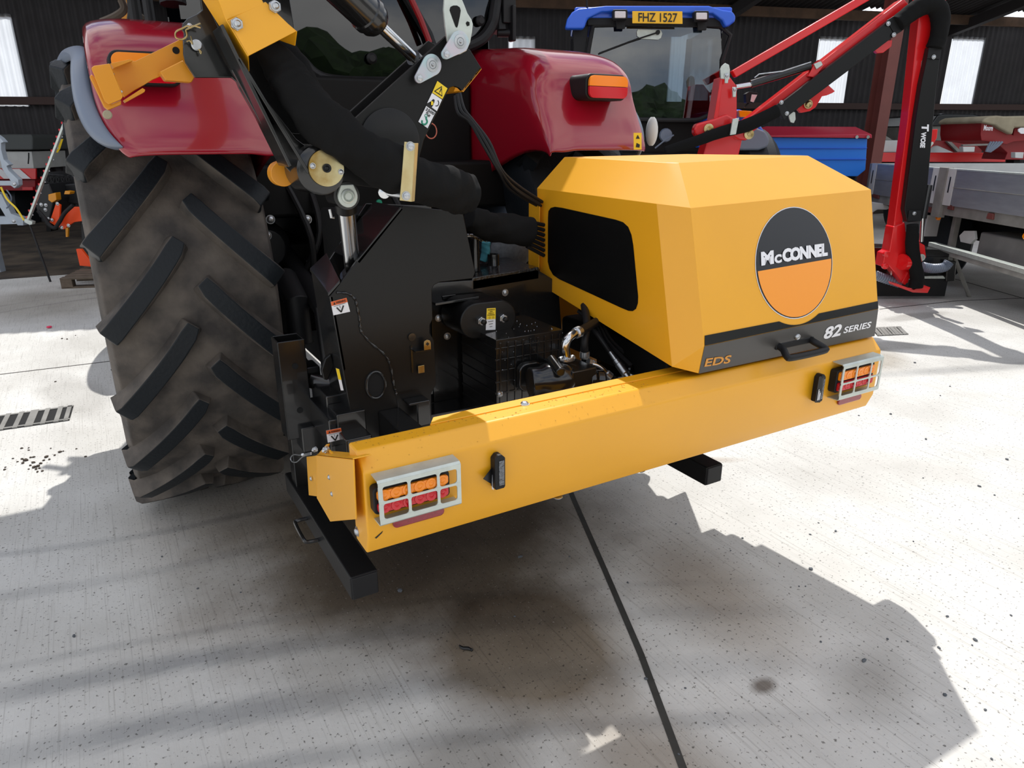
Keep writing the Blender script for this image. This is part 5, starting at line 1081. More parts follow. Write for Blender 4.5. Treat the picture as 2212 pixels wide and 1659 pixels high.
# ============================================================ red arm mower on the blue tractor
RV = 7.05
ra_ = av(1560, 300, RV); rm_ = thing('arm_mower', 'bright red folding arm mower with black hose covers, standing beside the blue tractor', 'arm mower', V((ra_.x, ra_.y, 0)))
AW = tuple(_h)
def rp2(name, P, v, t, m_, bev=.004, par=None): return plate(name, Bq(P, v), t, m_, par or rm_, bev, AW)
def barpx(name, a_, b_, wpx, v, t, m_, par=None, bev=.004):
    A, B_ = V(a_), V(b_); n = (B_-A).normalized(); n = V((-n.y, n.x))*wpx/2
    return rp2(name, [tuple(A-n), tuple(B_-n), tuple(B_+n), tuple(A+n)], v, t, m_, bev, par)
kp = rp2('king_post', [(1557, 166), (1577, 166), (1592, 186), (1592, 256), (1604, 300), (1596, 335), (1519, 335), (1541, 262)], RV+.05, .25, 'red', .01)
rp2('king_post_side', [(1541, 262), (1557, 166), (1562, 166), (1550, 262)], RV+.0, .05, 'red', .004, kp)
ph = MB(); ph.prism(Bq([(1557, 170), (1556, 150), (1560, 142), (1567, 136), (1575, 140), (1577, 150), (1576, 172)], RV-.02), back(.03)); ph.build('post_link', 'galv', rm_, .004)
for p in ((1570, 163), (1587, 193)): rp2('pin_keeper', [(p[0]-5, p[1]-5), (p[0]+5, p[1]-5), (p[0]+3, p[1]+17), (p[0]-4, p[1]+17)], RV-.03, .02, 'galv', .006, kp); bolt(kp, av(p[0], p[1], RV-.03), -_h, .016, 'zinc', 'dome')
kn = rp2('knuckle', [(1499, 280), (1504, 268), (1516, 264), (1545, 256), (1570, 246), (1592, 258), (1612, 262), (1632, 258), (1628, 284), (1614, 304), (1596, 302), (1575, 286), (1530, 296), (1508, 298), (1500, 290)], RV-.06, .12, 'red', .02)
for p in ((1530, 278), (1617, 290)): MB().lathe(av(p[0], p[1], RV-.06), -_h, [(0, .045), (.02, .045), (.025, .02), (.03, .018)], 20).build('pivot_cap', 'gold', kn)
barpx('tie_bar', (1586, 160), (1900, -22), 17, RV+.1, .09, 'red', None, .008)
boom = barpx('boom', (1606, 282), (1962, 8), 30, RV, .16, 'red', None, .01)
barpx('boom_edge', (1604, 266), (1930, 28), 3, RV-.02, .02, 'whitep', boom, .001) if False else None
cv1 = rp2('hose_cover', [(1676, 231), (1931, 36), (1948, 66), (1694, 257)], RV-.09, .08, 'blackm', .006)
for P in ([(1676, 228), (1688, 218), (1708, 246), (1694, 259)], [(1916, 44), (1932, 34), (1949, 67), (1934, 76)]):
    o = rp2('cover_strap', P, RV-.10, .01, 'plastic', .004, cv1); 
for p in ((1688, 221), (1700, 245), (1919, 51), (1931, 75)): bolt(cv1, av(p[0], p[1], RV-.105), -_h, .014, 'zinc', 'dome')
sleeve('boom_sleeve', Bq([(1435, 326), (1500, 306), (1560, 285), (1620, 268), (1682, 238)], RV-.12), [.035, .05, .055, .06, .06], rm_, 21, 16, .08)
sleeve('boom_sleeve', Bq([(1938, 52), (1965, 30), (1995, 12), (2020, 14), (2032, 40), (2028, 75), (2018, 104)], RV-.10), [.075, .08, .08, .08, .08, .075, .07], rm_, 22, 18, .08)
rp2('clamp', [(1583, 257), (1597, 254), (1590, 290), (1577, 292)], RV-.2, .02, 'galv', .004)
c1 = MB().cyl(av(1590, 188, RV-.02), av(1624, 182, RV-.02), .022).build('ram_rod', 'steel', rm_); MB().cyl(av(1622, 182, RV-.02), av(1750, 142, RV-.02), .036).build('ram_barrel', 'black', c1)
MB().tube(Bq([(1630, 168), (1640, 160), (1690, 154), (1752, 134)], RV-.05), .006, 6).build('ram_pipe', 'zinc', c1)
rp2('ram_bracket', [(1745, 165), (1758, 140), (1772, 128), (1784, 138), (1760, 168)], RV-.04, .06, 'red', .006); rp2('pin_keeper', [(1758, 138), (1774, 132), (1778, 140), (1764, 150)], RV-.06, .02, 'galv', .005)
rp2('rest_bracket', [(1720, 232), (1770, 186), (1790, 184), (1804, 197), (1798, 201), (1786, 206), (1776, 208), (1762, 232), (1750, 240), (1730, 244)], RV+.02, .05, 'red', .004); bolt(boom, av(1746, 225, RV+.0), -_h, .03, 'gold', 'dome')
rp2('rest_bracket', [(1888, 108), (1915, 88), (1928, 86), (1926, 100), (1908, 114), (1896, 115)], RV+.02, .05, 'red', .004)
rp2('link_plate', [(1703, 243), (1708, 240), (1718, 242), (1719, 258), (1715, 266), (1708, 264), (1705, 256)], RV+.0, .02, 'galv', .004)
dp = rp2('dipper', [(1984, 42), (1990, -20), (2045, -20), (2042, 40), (2032, 64), (2020, 100), (1992, 132), (1976, 256), (1953, 452), (1946, 520), (1921, 545), (1930, 490), (1961, 256)], RV-.02, .14, 'red', .008)
cv2 = rp2('hose_cover', [(2008, 102), (2034, 104), (2022, 196), (2010, 335), (2004, 400), (1999, 438), (1990, 478), (1960, 480), (1954, 452), (1979, 256), (1991, 181)], RV-.10, .08, 'blackm', .006)
rp2('cover_strap', [(2007, 102), (2034, 104), (2031, 128), (2003, 126)], RV-.115, .015, 'plastic', .003, cv2); bolt(cv2, av(2017, 123, RV-.12), -_h, .014, 'zinc', 'dome'); rp2('cover_strap', [(1964, 455), (1990, 455), (1990, 478), (1961, 478)], RV-.115, .015, 'plastic', .003, cv2); bolt(cv2, av(1975, 461, RV-.12), -_h, .014, 'zinc', 'dome')
O_ = av(1991, 268, RV-.105); text('T', O_, av(1990.5, 283, RV-.105)-O_, av(2006.5, 269, RV-.105)-O_, 'white', cv2, bold=.05); O_ = av(1990, 285, RV-.105); text('WOSE', O_, av(1987, 319, RV-.105)-O_, av(2001, 285.5, RV-.105)-O_, 'white', cv2, bold=.05)
lt_ = rp2('light_bracket', [(2000, 280), (2026, 279), (2024, 298), (2002, 337), (2000, 330)], RV+.02, .04, 'red', .004); rp2('round_mirror', [(2003, 318), (2010, 308), (2016, 306), (2017, 310), (2010, 319), (2003, 322)], RV-.0, .02, 'galv', .003, lt_)
MB().cyl(av(1993, 470, RV-.03), av(1990, 522, RV-.03), .020).build('ram_rod', 'steel', rm_); MB().cyl(av(2006, 400, RV+.0), av(1993, 472, RV-.03), .035).build('ram_barrel', 'black', rm_)
# ---- head
HV = az(1950, 646).dot(_h)
hd_ = rp2('head_bracket', [(1930, 490), (1955, 480), (1960, 520), (1966, 560), (1968, 590), (1962, 612), (1950, 614), (1934, 590), (1920, 574), (1906, 577), (1911, 548), (1921, 543)], RV-.04, .16, 'red', .01)
for p in ((1915, 549), (1912, 575)): MB().lathe(av(p[0], p[1], RV-.05), -_h, [(-.02, .03), (.01, .03), (.015, .015)], 16).build('pivot_boss', 'red', hd_)
MB().lathe(av(1948, 566, RV-.1), (1, -.3, 0), [(0, .08), (.16, .08)], 20).build('rotor_boss', 'red', hd_)
rp2('head_lug', [(1980, 520), (1998, 530), (2001, 556), (1988, 570), (1980, 556), (1978, 535)], RV-.02, .08, 'red', .006, hd_); MB().lathe(av(1989, 556, RV-.03), -_h, [(0, .035), (.02, .035), (.022, .02), (.015, .018)], 18).build('ring_pin', 'galv', hd_)
rp2('tray', [(1929, 611), (1936, 612), (1974, 626), (1996, 617), (2010, 621), (2004, 633), (1972, 632), (1932, 617)], RV-.12, .1, 'red', .003, hd_)
rp2('tray_strut', [(1948, 610), (1962, 588), (1966, 600), (1955, 616)], RV-.06, .05, 'red', .003, hd_)
sleeve('dipper_sleeve', Bq([(1972, 484), (1970, 520), (1974, 560), (1981, 595), (1978, 622)], RV-.12), [.055, .06, .062, .065, .065], rm_, 25, 18, .1)
b = MB(); A0, B0, C0, D0 = Bq([(1886, 646), (2040, 644), (2040, 602), (1886, 607)], HV)
b2_ = MB(); b2_.prism([V((A0.x, A0.y, .03)), V((B0.x, B0.y, .03)), V((B0.x, B0.y, C0.z)), V((A0.x, A0.y, D0.z))], back(.02)); b2_.build('rubber_flap', 'plastic', rm_, .003)
b.prism(Bq([(1884, 548), (2051, 550), (2051, 572), (2040, 600), (1884, 606)], HV+.05), back(.28)); b.prism(Bq([(1884, 534), (2030, 540), (2052, 548), (2050, 556), (1884, 552)], HV+.02), back(.32)); b.prism(Bq([(2047, 562), (2067, 565), (2063, 607), (2043, 609)], HV-.02), back(.3)); b.build('flail_housing', 'black', rm_, .01)
b = MB(); b.prism(Bq([(1993, 597), (2038, 596), (2042, 602), (1993, 602)], HV-.02), back(.02)); b.build('flap_strip', 'galv', rm_, .001)
for L_ in ([(1992, 576), (2015, 580), (2040, 577), (2050, 566)], [(1890, 594), (1915, 603), (1944, 612)]):
    P_ = spline(Bq(L_, HV-.12), 12); MB().tube(P_, [.045+.005*(i % 2) for i in range(len(P_))], 12).build('ribbed_hose', 'greyplas', rm_)

# ============================================================ fertiliser hopper, lorry and things in the shed
hv_ = 9.2
ho = thing('hopper', 'blue spreader hopper under a burgundy sheet, left of the steel column', 'hopper', V((av(1760, 380, hv_).x, av(1760, 380, hv_).y, 0)))
def hp_(name, P, v, t, m_, bev=.01): return plate(name, Bq(P, v), t, m_, ho, bev, AW)
hp_('body', [(1655, 296), (1874, 299), (1870, 367), (1853, 381), (1700, 381), (1660, 360)], hv_, 1.3, 'blueh'); 
hp_('side_board', [(1655, 319), (1874, 319), (1872, 321), (1655, 321)], hv_-.02, .02, 'blue', .002); hp_('side_board', [(1655, 343), (1872, 343), (1871, 345), (1655, 345)], hv_-.02, .02, 'blue', .002)
b = MB(); A = Bq([(1655, 296), (1884, 298), (1884, 290), (1658, 292)], hv_-.06); Bk = [uv(A[3].dot(_r), hv_+1.5, A[3].z), uv(A[2].dot(_r), hv_+1.5, A[2].z)]
ridge = [uv(av(1655, 274, hv_+.7).dot(_r), hv_+.7, av(1655, 273, hv_+.7).z), uv(av(1850, 274, hv_+.7).dot(_r), hv_+.7, av(1850, 274, hv_+.7).z)]
b.add([A[0], A[1], A[2], A[3], ridge[0], ridge[1], Bk[0], Bk[1]], [(0, 1, 2, 3), (3, 2, 5, 4), (4, 5, 7, 6), (2, 7, 5), (3, 4, 6), (0, 3, 6), (1, 7, 2)]); b.build('sheet_cover', mat('burgundy sheet', s(170, 22, 50), .45, bump=.2, bscale=6), ho, .01)
for x in (1851, 1875): MB().lathe(av(x, 296, hv_-.08), -_h, [(0, .02), (.004, .02), (.004, .01)], 12).build('eyelet', 'steel', ho)
b = MB(); b.prism(Bq([(1690, 381), (1850, 381), (1800, 470), (1740, 470)], hv_+.1), back(.8)); b.build('spreader_base', 'deep', ho, .01)
# ---- flatbed lorry, coming towards the camera on the right
P0 = av(1888, 353, 9.3); ld = sight(1075, 290); ld.z = 0; ld = -ld.normalized(); lr = V((-ld.y, ld.x, 0))
if lr.dot(_r) < 0: lr = -lr
zt_, zb_, zr_ = P0.z, av(1888, 418, 9.3).z, av(1888, 436, 9.3).z
def lz(a_, off, z): return V((P0.x, P0.y, 0))+ld*a_+lr*off+V((0, 0, z))
lorry = thing('flatbed_lorry', 'flatbed lorry with grey aluminium drop sides, at the right beyond the red arm', 'lorry', lz(3, 1, 0))
def lbox(name, a0, a1, o0, o1, z0, z1, m_, par=None, bev=.004): return MB().prism([lz(a0, o0, z0), lz(a1, o0, z0), lz(a1, o1, z0), lz(a0, o1, z0)], (0, 0, z1-z0)).build(name, m_, par or lorry, bev)
def la(x, y):   # where a pixel meets the near side of the lorry
    p = apl(x, y, P0, lr); return (p-P0).dot(ld), p.z
Lend = 7.5
lbox('floor', 0, Lend, .0, 2.3, zb_-.04, zb_, 'alud'); lbox('side_rail', 0, Lend, -.01, .08, zr_, zb_, 'alud'); 
brk = [0, la(2040, 360)[0], la(2057, 365)[0], Lend]
for i, (a0, a1) in enumerate(((brk[0]+.02, brk[1]), (brk[2], Lend))):
    sb_ = lbox('drop_side', a0, a1, -.03, 0, zb_, zt_, 'alu'); lbox('top_edge', a0, a1, -.035, .005, zt_-.012, zt_+.004, 'galv', sb_, .002); lbox('side_groove', a0, a1, -.034, -.03, (zt_+zb_)/2-.003, (zt_+zb_)/2+.003, 'alud', sb_, 0)
    for e_, q in ((a0, 1), (a1, -1)):
        if e_ < Lend: lbox('end_stile', min(e_, e_+q*.13), max(e_, e_+q*.13), -.036, -.03, zb_, zt_, 'whitep', sb_, .001); lbox('latch_slot', min(e_+q*.05, e_+q*.07), max(e_+q*.05, e_+q*.07), -.038, -.034, zt_-.24, zt_-.08, 'ink', sb_, 0)
lbox('post', brk[1], brk[2], -.05, .02, zr_-.03, zt_+.01, 'alud'); lbox('post', -.02, .03, -.04, .02, zr_, zt_, 'alud')
for x, y in ((1893, 422), (2011, 453), (2058, 447), (2144, 467), (1898, 424)): q = la(x, y); MB().prism([lz(q[0]-.05, -.03, q[1]-.03), lz(q[0]+.05, -.03, q[1]-.03), lz(q[0]+.04, -.03, q[1]+.03), lz(q[0]-.04, -.03, q[1]+.03)], lr*.03).build('hinge', 'oxide', lorry, .01)
lbox('drop_side', 0, Lend, 2.3, 2.33, zb_, zt_, 'whitep'); lbox('head_board', -.03, 0, 0, 2.3, zb_, zt_-.0, 'whitep')
lbox('chassis_rail', -.3, Lend, .55, .7, zr_-.3, zr_, 'deep'); lbox('chassis_rail', -.3, Lend, 1.6, 1.75, zr_-.3, zr_, 'deep')
q0, q1 = la(2095, 490), la(2230, 560); lbox('fuel_tank', q0[0], q0[0]+1.8, .12, .6, .42, zr_-.12, mat('grey tank', s(120, 118, 116), .6, noise=.2, nscale=5), None, .02)
q0 = la(2078, 485); pz = la(2078, 528)[1]; fp = MB().prism([lz(q0[0]-.10, .10, zr_-.14), lz(q0[0]+.06, .10, zr_-.12), lz(q0[0]+.10, .10, pz+.06), lz(q0[0]+.04, .10, pz), lz(q0[0]-.12, .10, pz), lz(q0[0]-.16, .10, pz+.06)], lr*.03).build('mudguard_plate', 'whitep', lorry, .004)
q0 = la(2040, 480); lbox('guard_post', q0[0]-.03, q0[0]+.03, .1, .16, .35, zr_, 'alud')
q0 = la(2014, 500); MB().lathe(lz(q0[0]-.5, .25, .47), lr, [(0, .28), (.02, .44), (.06, .47), (.24, .47), (.28, .44), (.3, .28)], 36).build('wheel', 'rubber', lorry)
MB().lathe(lz(5.6, .2, .47), lr, [(0, .28), (.02, .44), (.06, .47), (.24, .47), (.28, .44), (.3, .28)], 36).build('wheel', 'rubber', lorry)
for x, y in ((2025, 469), (2214, 510)): q = la(x, y); MB().lathe(lz(q[0], .02, q[1]), -lr, [(0, .035), (.02, .032), (.03, .02)], 16).build('side_marker', 'amberl', lorry)
q = la(1905, 470); lbox('tool_box', q[0]-.15, q[0]+.75, .15, .6, la(1905, 492)[1], la(1905, 452)[1], 'alud', None, .01); lbox('box_door', q[0]+.75, q[0]+.78, .1, .6, la(1905, 494)[1], la(1905, 450)[1], 'whitep', None, .006)
MB().prism(Bq([(1884, 437), (1912, 440), (1921, 446), (1922, 451), (1916, 453), (1896, 453), (1884, 460)], 8.9), back(.3)).build('wing_panel', 'whitep', lorry, .01)
# loose side guard / ramp in front
gA, gB = av(2013, 527, 7.75), av(2212, 584, 6.2); gd = (gB-gA); gd2 = gB+gd*.4
sg_ = thing('side_guard_rail', 'long pale aluminium rail slanting down to the right under the lorry bed', 'rail', V((gA.x, gA.y, gA.z)))
MB().obox((gA+gd2)/2, (gd2-gA)/2, V((0, 0, .022)), lr*.04).build('rail', 'galv', sg_, .003); MB().obox((gA+gd2)/2+V((0, 0, -.045)), (gd2-gA)/2, V((0, 0, .022)), lr*.038).build('lower_edge', 'alud', sg_, .002)
MB().tube([gA+gd*.25, V(((gA+gd*.25).x, (gA+gd*.25).y, .0))+lr*.3], .02).build('prop', 'alud', sg_); MB().tube([gA+gd*1.3, V(((gA+gd*1.3).x, (gA+gd*1.3).y, .0))+lr*.3], .02).build('prop', 'alud', sg_)
# ---- red machine body behind the lorry
def sth(name, label, cat, x, v, group=None): p = av(x, 400, v); return thing(name, label, cat, V((p.x, p.y, 0)), group)
def sp_(par, name, P, v, t, m_, bev=.01): return plate(name, Bq(P, v), t, m_, par, bev, AW)
o = sth('low_trailer', 'low bright red trailer seen over the lorry drop side', 'trailer', 2030, 12.9)
sp_(o, 'side_board', [(1898, 329.5), (2174, 329.5), (2172, 350), (1898, 350)], 12.9, .08, 'red'); sp_(o, 'chassis', [(1900, 352), (2170, 352), (2170, 366), (1900, 366)], 13.0, .8, 'deep'); sp_(o, 'grey_panel', [(1901, 303), (1953, 303), (1953, 329), (1901, 329)], 13.0, .1, 'whitep'); sp_(o, 'grey_panel', [(1906, 291), (1912, 292), (1926, 301), (1930, 303), (1902, 303)], 13.1, .1, 'alud')
sp_(o, 'leg', [(1960, 366), (1975, 366), (1975, 428), (1960, 428)], 13.1, .2, 'deep'); 
for x in (1950, 2120): c = av(x, 400, 13.4); MB().lathe(V((c.x, c.y, .4))-_r*.1, _r, [(0, .3), (.02, .4), (.2, .4), (.22, .3)], 24).build('wheel', 'rubber', o)
o = sth('feed_trailer', 'grey trailer under a black tarpaulin, against the shed wall at the right', 'trailer', 2065, 15)
sp_(o, 'body', [(2006, 272), (2121, 272), (2121, 304), (2006, 304)], 15, 2.0, 'alud'); sp_(o, 'red_chassis', [(2006, 304), (2121, 304), (2121, 330), (2006, 330)], 15, 1.8, 'dred'); sp_(o, 'strut', [(2046, 306), (2052, 303), (2078, 328), (2068, 328)], 14.9, .08, 'alud', .003)
b = MB(); b.prism([p for p in Bq([(2009, 273), (2019, 258), (2026, 248), (2040, 245.5), (2104, 246), (2120, 250), (2128, 258), (2130, 271), (2050, 271)], 14.9)], back(2.0)); b.build('tarpaulin', 'tarp', o, .03)
b = MB(); b.tube(Bq([(2046, 272), (2048, 290), (2044, 300)], 14.85), .02, 6); b.tube(Bq([(2052, 274), (2059, 294)], 14.85), .018, 6); b.build('tie_strap', 'plastic', o)
for x in (2030, 2100): c = av(x, 400, 15.6); MB().lathe(V((c.x, c.y, .5))-_r*.1, _r, [(0, .35), (.02, .5), (.25, .5), (.27, .35)], 24).build('wheel', 'rubber', o)
o = sth('cone_lid', 'pale pointed lid peeping over the red trailer board', 'lid', 2025, 14.35); c = av(2020, 330, 14.35)
MB().lathe(V((c.x, c.y, c.z-.02)), (0, 0, 1), [(0, .32), (.03, .30), (.14, .05), (.15, .02)], 24).build('lid', 'whitep', o); MB().lathe(V((c.x, c.y, 0)), (0, 0, 1), [(0, .3), (c.z-.02, .3)], 20).build('drum', 'alud', o)
o = sth('seed_drill', 'burgundy seed drill under a beige canvas cover, at the right edge', 'seed drill', 2170, 11.6)
sp_(o, 'hopper', [(2120, 262), (2155, 276), (2189, 292), (2192, 275), (2260, 272), (2260, 300), (2190, 306), (2175, 312), (2120, 304), (2118, 290)], 11.6, 1.1, 'dred')
sp_(o, 'canvas_cover', [(2120, 264), (2126, 256), (2138, 251), (2156, 249.5), (2170, 251), (2215, 250), (2260, 252), (2260, 276), (2192, 276), (2188, 292), (2160, 278), (2150, 271)], 11.5, 1.2, 'beige', .03)
O_ = av(2124.5, 282, 11.48); text('Moore', O_, av(2144, 282.5, 11.48)-O_, av(2126, 270, 11.48)-O_, 'white', o, bold=.02)
sp_(o, 'oval_badge', [(2200, 279), (2206, 276), (2240, 276), (2240, 289), (2206, 289), (2200, 284)], 11.45, .02, 'white', .003)
sp_(o, 'frame', [(2150, 306), (2260, 300), (2260, 345), (2170, 345), (2176, 330)], 11.8, .6, 'dred'); sp_(o, 'leg', [(2190, 345), (2204, 345), (2204, 460), (2190, 460)], 11.9, .2, 'deep')
for i in range(5): MB().tube(spline(Bq([(2165-i*6, 306), (2155-i*5, 316), (2138-i*2, 328)], 11.5), 4), .018, 6).build('seed_tube', 'greyplas', o)
sp_(o, 'control_box', [(2080, 317), (2106, 317), (2105, 328), (2081, 328)], 11.4, .1, 'whitep', .005); sp_(o, 'crossbar', [(2080, 312), (2148, 310), (2148, 314), (2080, 316)], 11.5, .06, 'alud', .005)
sp_(o, 'control_box', [(2193, 329), (2212, 329), (2210, 342), (2193, 341)], 11.3, .1, 'whitep', .005)
# ============================================================ left side of the shed
o = sth('box_trailer', 'white lorry back with red and white chevrons, far left in the shed', 'trailer', 20, 13.6)
sp_(o, 'grey_cover', [(-60, 290), (66, 290), (70, 296), (70, 324), (-60, 324)], 13.5, 1.8, mat('grey sheet', s(88, 92, 92), .7), .03); wb_ = sp_(o, 'white_body', [(-60, 327), (68, 327), (73, 364), (-60, 364)], 13.6, 1.6, 'whitep')
ch_ = sp_(o, 'chevron_board', [(-60, 364), (77, 364), (77, 387), (-60, 387)], 13.5, .04, 'red', .002)
for x in (-40, 0, 40): sp_(ch_, 'white_stripe', [(x-16, 365), (x+2, 365), (x+26, 386), (x+8, 386)], 13.48, .01, 'white', 0)
sp_(o, 'tail_lamp', [(48, 404), (71, 404), (71, 411), (48, 411)], 13.45, .06, 'redl', .004); sp_(o, 'under_frame', [(-60, 388), (76, 388), (76, 412), (-60, 412)], 13.6, 1.5, 'dred'); sp_(o, 'leg', [(-10, 412), (20, 412), (20, 470), (-10, 470)], 13.8, .4, 'deep')
for x in (-30, 50): c = av(x, 420, 14.2); MB().lathe(V((c.x, c.y, .42))-_r*.12, _r, [(0, .3), (.02, .42), (.22, .42), (.24, .3)], 24).build('wheel', 'rubber', o)
MB().tube(Bq([(62, 330), (62, 340), (61, 354)], 13.45), .012, 6).build('tie_strap', 'plastic', o)
o = sth('loader_frame', 'pale grey machine frame with pivoting arms, cut off by the left edge', 'machine frame', 10, 8.6)
GM = mat('pale grey paint', s(176, 186, 196), .5, noise=.1, nscale=8)
sp_(o, 'upper_arm', [(-40, 270), (0, 298), (8, 307), (2, 309), (2, 322), (8, 345), (20, 356), (14, 359), (18, 368), (39, 388), (40, 400), (31, 407), (23, 401), (-40, 401), (-40, 391), (23, 391), (5, 366), (-4, 330), (-40, 320)], 8.6, .08, GM, .004); 
sp_(o, 'lower_arm', [(-40, 405), (3, 420), (24, 462), (46, 470), (50, 477), (50, 487), (38, 487), (36, 484), (-40, 486), (-40, 468), (12, 468), (-5, 440), (-40, 430)], 8.65, .1, GM, .004)
sp_(o, 'leg', [(-30, 480), (-10, 480), (-10, 560), (-30, 560)], 8.7, .1, GM, .004)
bolt(o, av(31, 398, 8.58), -_h, .02, 'zinc', 'dome'); bolt(o, av(30, 478, 8.58), -_h, .02, 'zinc', 'dome')
MB().tube(spline(Bq([(2, 404), (15, 430), (35, 450), (52, 476)], 8.55), 5), .012, 6).build('hose', 'yel_s', o); MB().tube(spline(Bq([(14, 410), (24, 425), (22, 440), (14, 450)], 8.6), 5), .008, 6).build('hose', 'greyplas', o)
MB().prism([av(-30, 540, 8.8)*1, av(-10, 540, 8.8)*1, av(-10, 540, 8.8)+V((0, 0, -.3)), av(-30, 540, 8.8)+V((0, 0, -.3))], back(.1)).build('foot', GM, o, .003)
# hedge trimmer bar
tv = 8.2; o = sth('trimmer_bar', 'thin bright hedge trimmer bar with red tipped teeth, leaning left of the tyre', 'hedge trimmer', 100, tv)
A, B_ = av(143, 258, tv), av(61, 476, tv); MB().obox((A+B_)/2, (B_-A)/2, _r*.014, _h*.02).build('bar', 'galv', o, .002)
for i in range(15): p = lerp(A, B_, (i+.5)/15); MB().obox(p-_r*.025, V((0, 0, .012)), _r*.014, _h*.006).build('tooth', 'redl', o, .001)
for i in range(9): p = lerp(A, B_, (i+.5)/9); MB().ball(p+_r*.03, .008, 5).build('tooth_bolt', 'zinc', o)
sp_(o, 'end_shoe', [(52, 475), (54, 473), (70, 479), (69, 485), (64, 486), (52, 480)], tv-.03, .06, 'galv', .003); sp_(o, 'bar_label', [(128, 301), (136, 300), (129, 322), (124, 330), (120, 329)], tv+.04, .01, 'yel_s', .001)
MB().tube([B_, V((B_.x, B_.y, 0))+_r*.1], .012).build('prop', 'dark', o)
# orange implement on its stand
ov = 8.4; o = sth('flail_mower', 'orange implement with black hoses, peeping out left of the big tyre', 'implement', 150, ov)
sp_(o, 'front_plate', [(121, 437), (130, 443), (128, 470), (124, 491), (107, 480)], ov, .03, 'orange', .004); sp_(o, 'side_plate', [(140, 455), (150, 447), (205, 447), (205, 474), (160, 480), (150, 486), (137, 496), (126, 490)], ov+.1, .04, 'orange', .004)
MB().tube(spline(Bq([(82, 455), (95, 470), (105, 485), (118, 492), (128, 480), (140, 460), (158, 443)], ov-.05), 6), .022, 10).build('ribbed_hose', 'plastic', o)
sp_(o, 'foot_plate', [(164, 538), (175, 538), (205, 577), (172, 574)], ov, .04, 'orange', .004); sp_(o, 'gear_housing', [(76, 400), (105, 396), (118, 430), (106, 478), (84, 470), (74, 440)], ov+.3, .5, 'dark', .02); sp_(o, 'amber_part', [(104, 420), (120, 416), (122, 432), (112, 438), (104, 432)], ov+.2, .1, 'yellow2', .006); sp_(o, 'amber_part', [(140, 412), (152, 414), (150, 420), (138, 420)], ov+.2, .1, 'yellow2', .006)
for p in ((89, 442), (99, 443), (98, 453), (104, 472), (112, 475), (133, 491), (148, 487), (124, 440)): bolt(o, av(p[0], p[1], ov-.02), -_h, .015, 'zinc', 'dome')
sp_(o, 'shield', [(120, 400), (220, 390), (220, 450), (125, 436)], ov+.6, .5, 'dark', .02); sp_(o, 'leg', [(141, 492), (147, 492), (146, 512), (142, 512)], ov+.1, .03, 'yellow2', .002); sp_(o, 'back_frame', [(170, 440), (210, 440), (210, 572), (180, 572)], ov+.15, .3, 'dark', .01)
# dark stack by the wall
o = sth('machine_stack', 'dark heap of machinery against the wall, between trimmer bar and tyre', 'machinery', 120, 11.5)
sp_(o, 'rack', [(92, 372), (175, 380), (175, 440), (88, 440)], 11.5, 1.0, 'dark', .02); rnd = random.Random(5)
for i in range(6): MB().tube(ringpts(av(98+i*11, 386+rnd.uniform(-4, 4), 11.4), _r*.06, V((0, 0, .06)), 14), .012, 6).build('coil', 'plastic', o)
sp_(o, 'cylinder', [(99, 398), (104, 398), (105, 418), (100, 418)], 11.35, .05, 'galv', .004); sp_(o, 'leg', [(100, 440), (110, 440), (110, 500), (100, 500)], 11.6, .2, 'deep', .004)
# pallet
pc = az(133, 624); pu = (az(215, 621)-az(133, 624)); pu = V((pu.x, pu.y, 0)).normalized(); pv = V((-pu.y, pu.x, 0))
if pv.dot(_h) < 0: pv = -pv
o = thing('pallet', 'weathered wooden pallet on the ground behind the big tyre', 'pallet', pc)
for k_, w0 in ((0, .0), (1, .45), (2, .9)):
    for j in range(3): q = pc+pu*(j*.55)+pv*w0; MB().prism([q, q+pu*.12, q+pu*.12+pv*.1, q+pv*.1], (0, 0, .1)).build('block', 'wood', o, .004)
    MB().prism([pc+pv*w0, pc+pu*1.22+pv*w0, pc+pu*1.22+pv*(w0+.1), pc+pv*(w0+.1)], (0, 0, .018)).build('runner', 'wood', o, .002)
for j in range(7): q = pc+pv*(j*.15)+V((0, 0, .1)); MB().prism([q, q+pu*1.22, q+pu*1.22+pv*.1, q+pv*.1], (0, 0, .02)).build('slat', 'wood', o, .003)
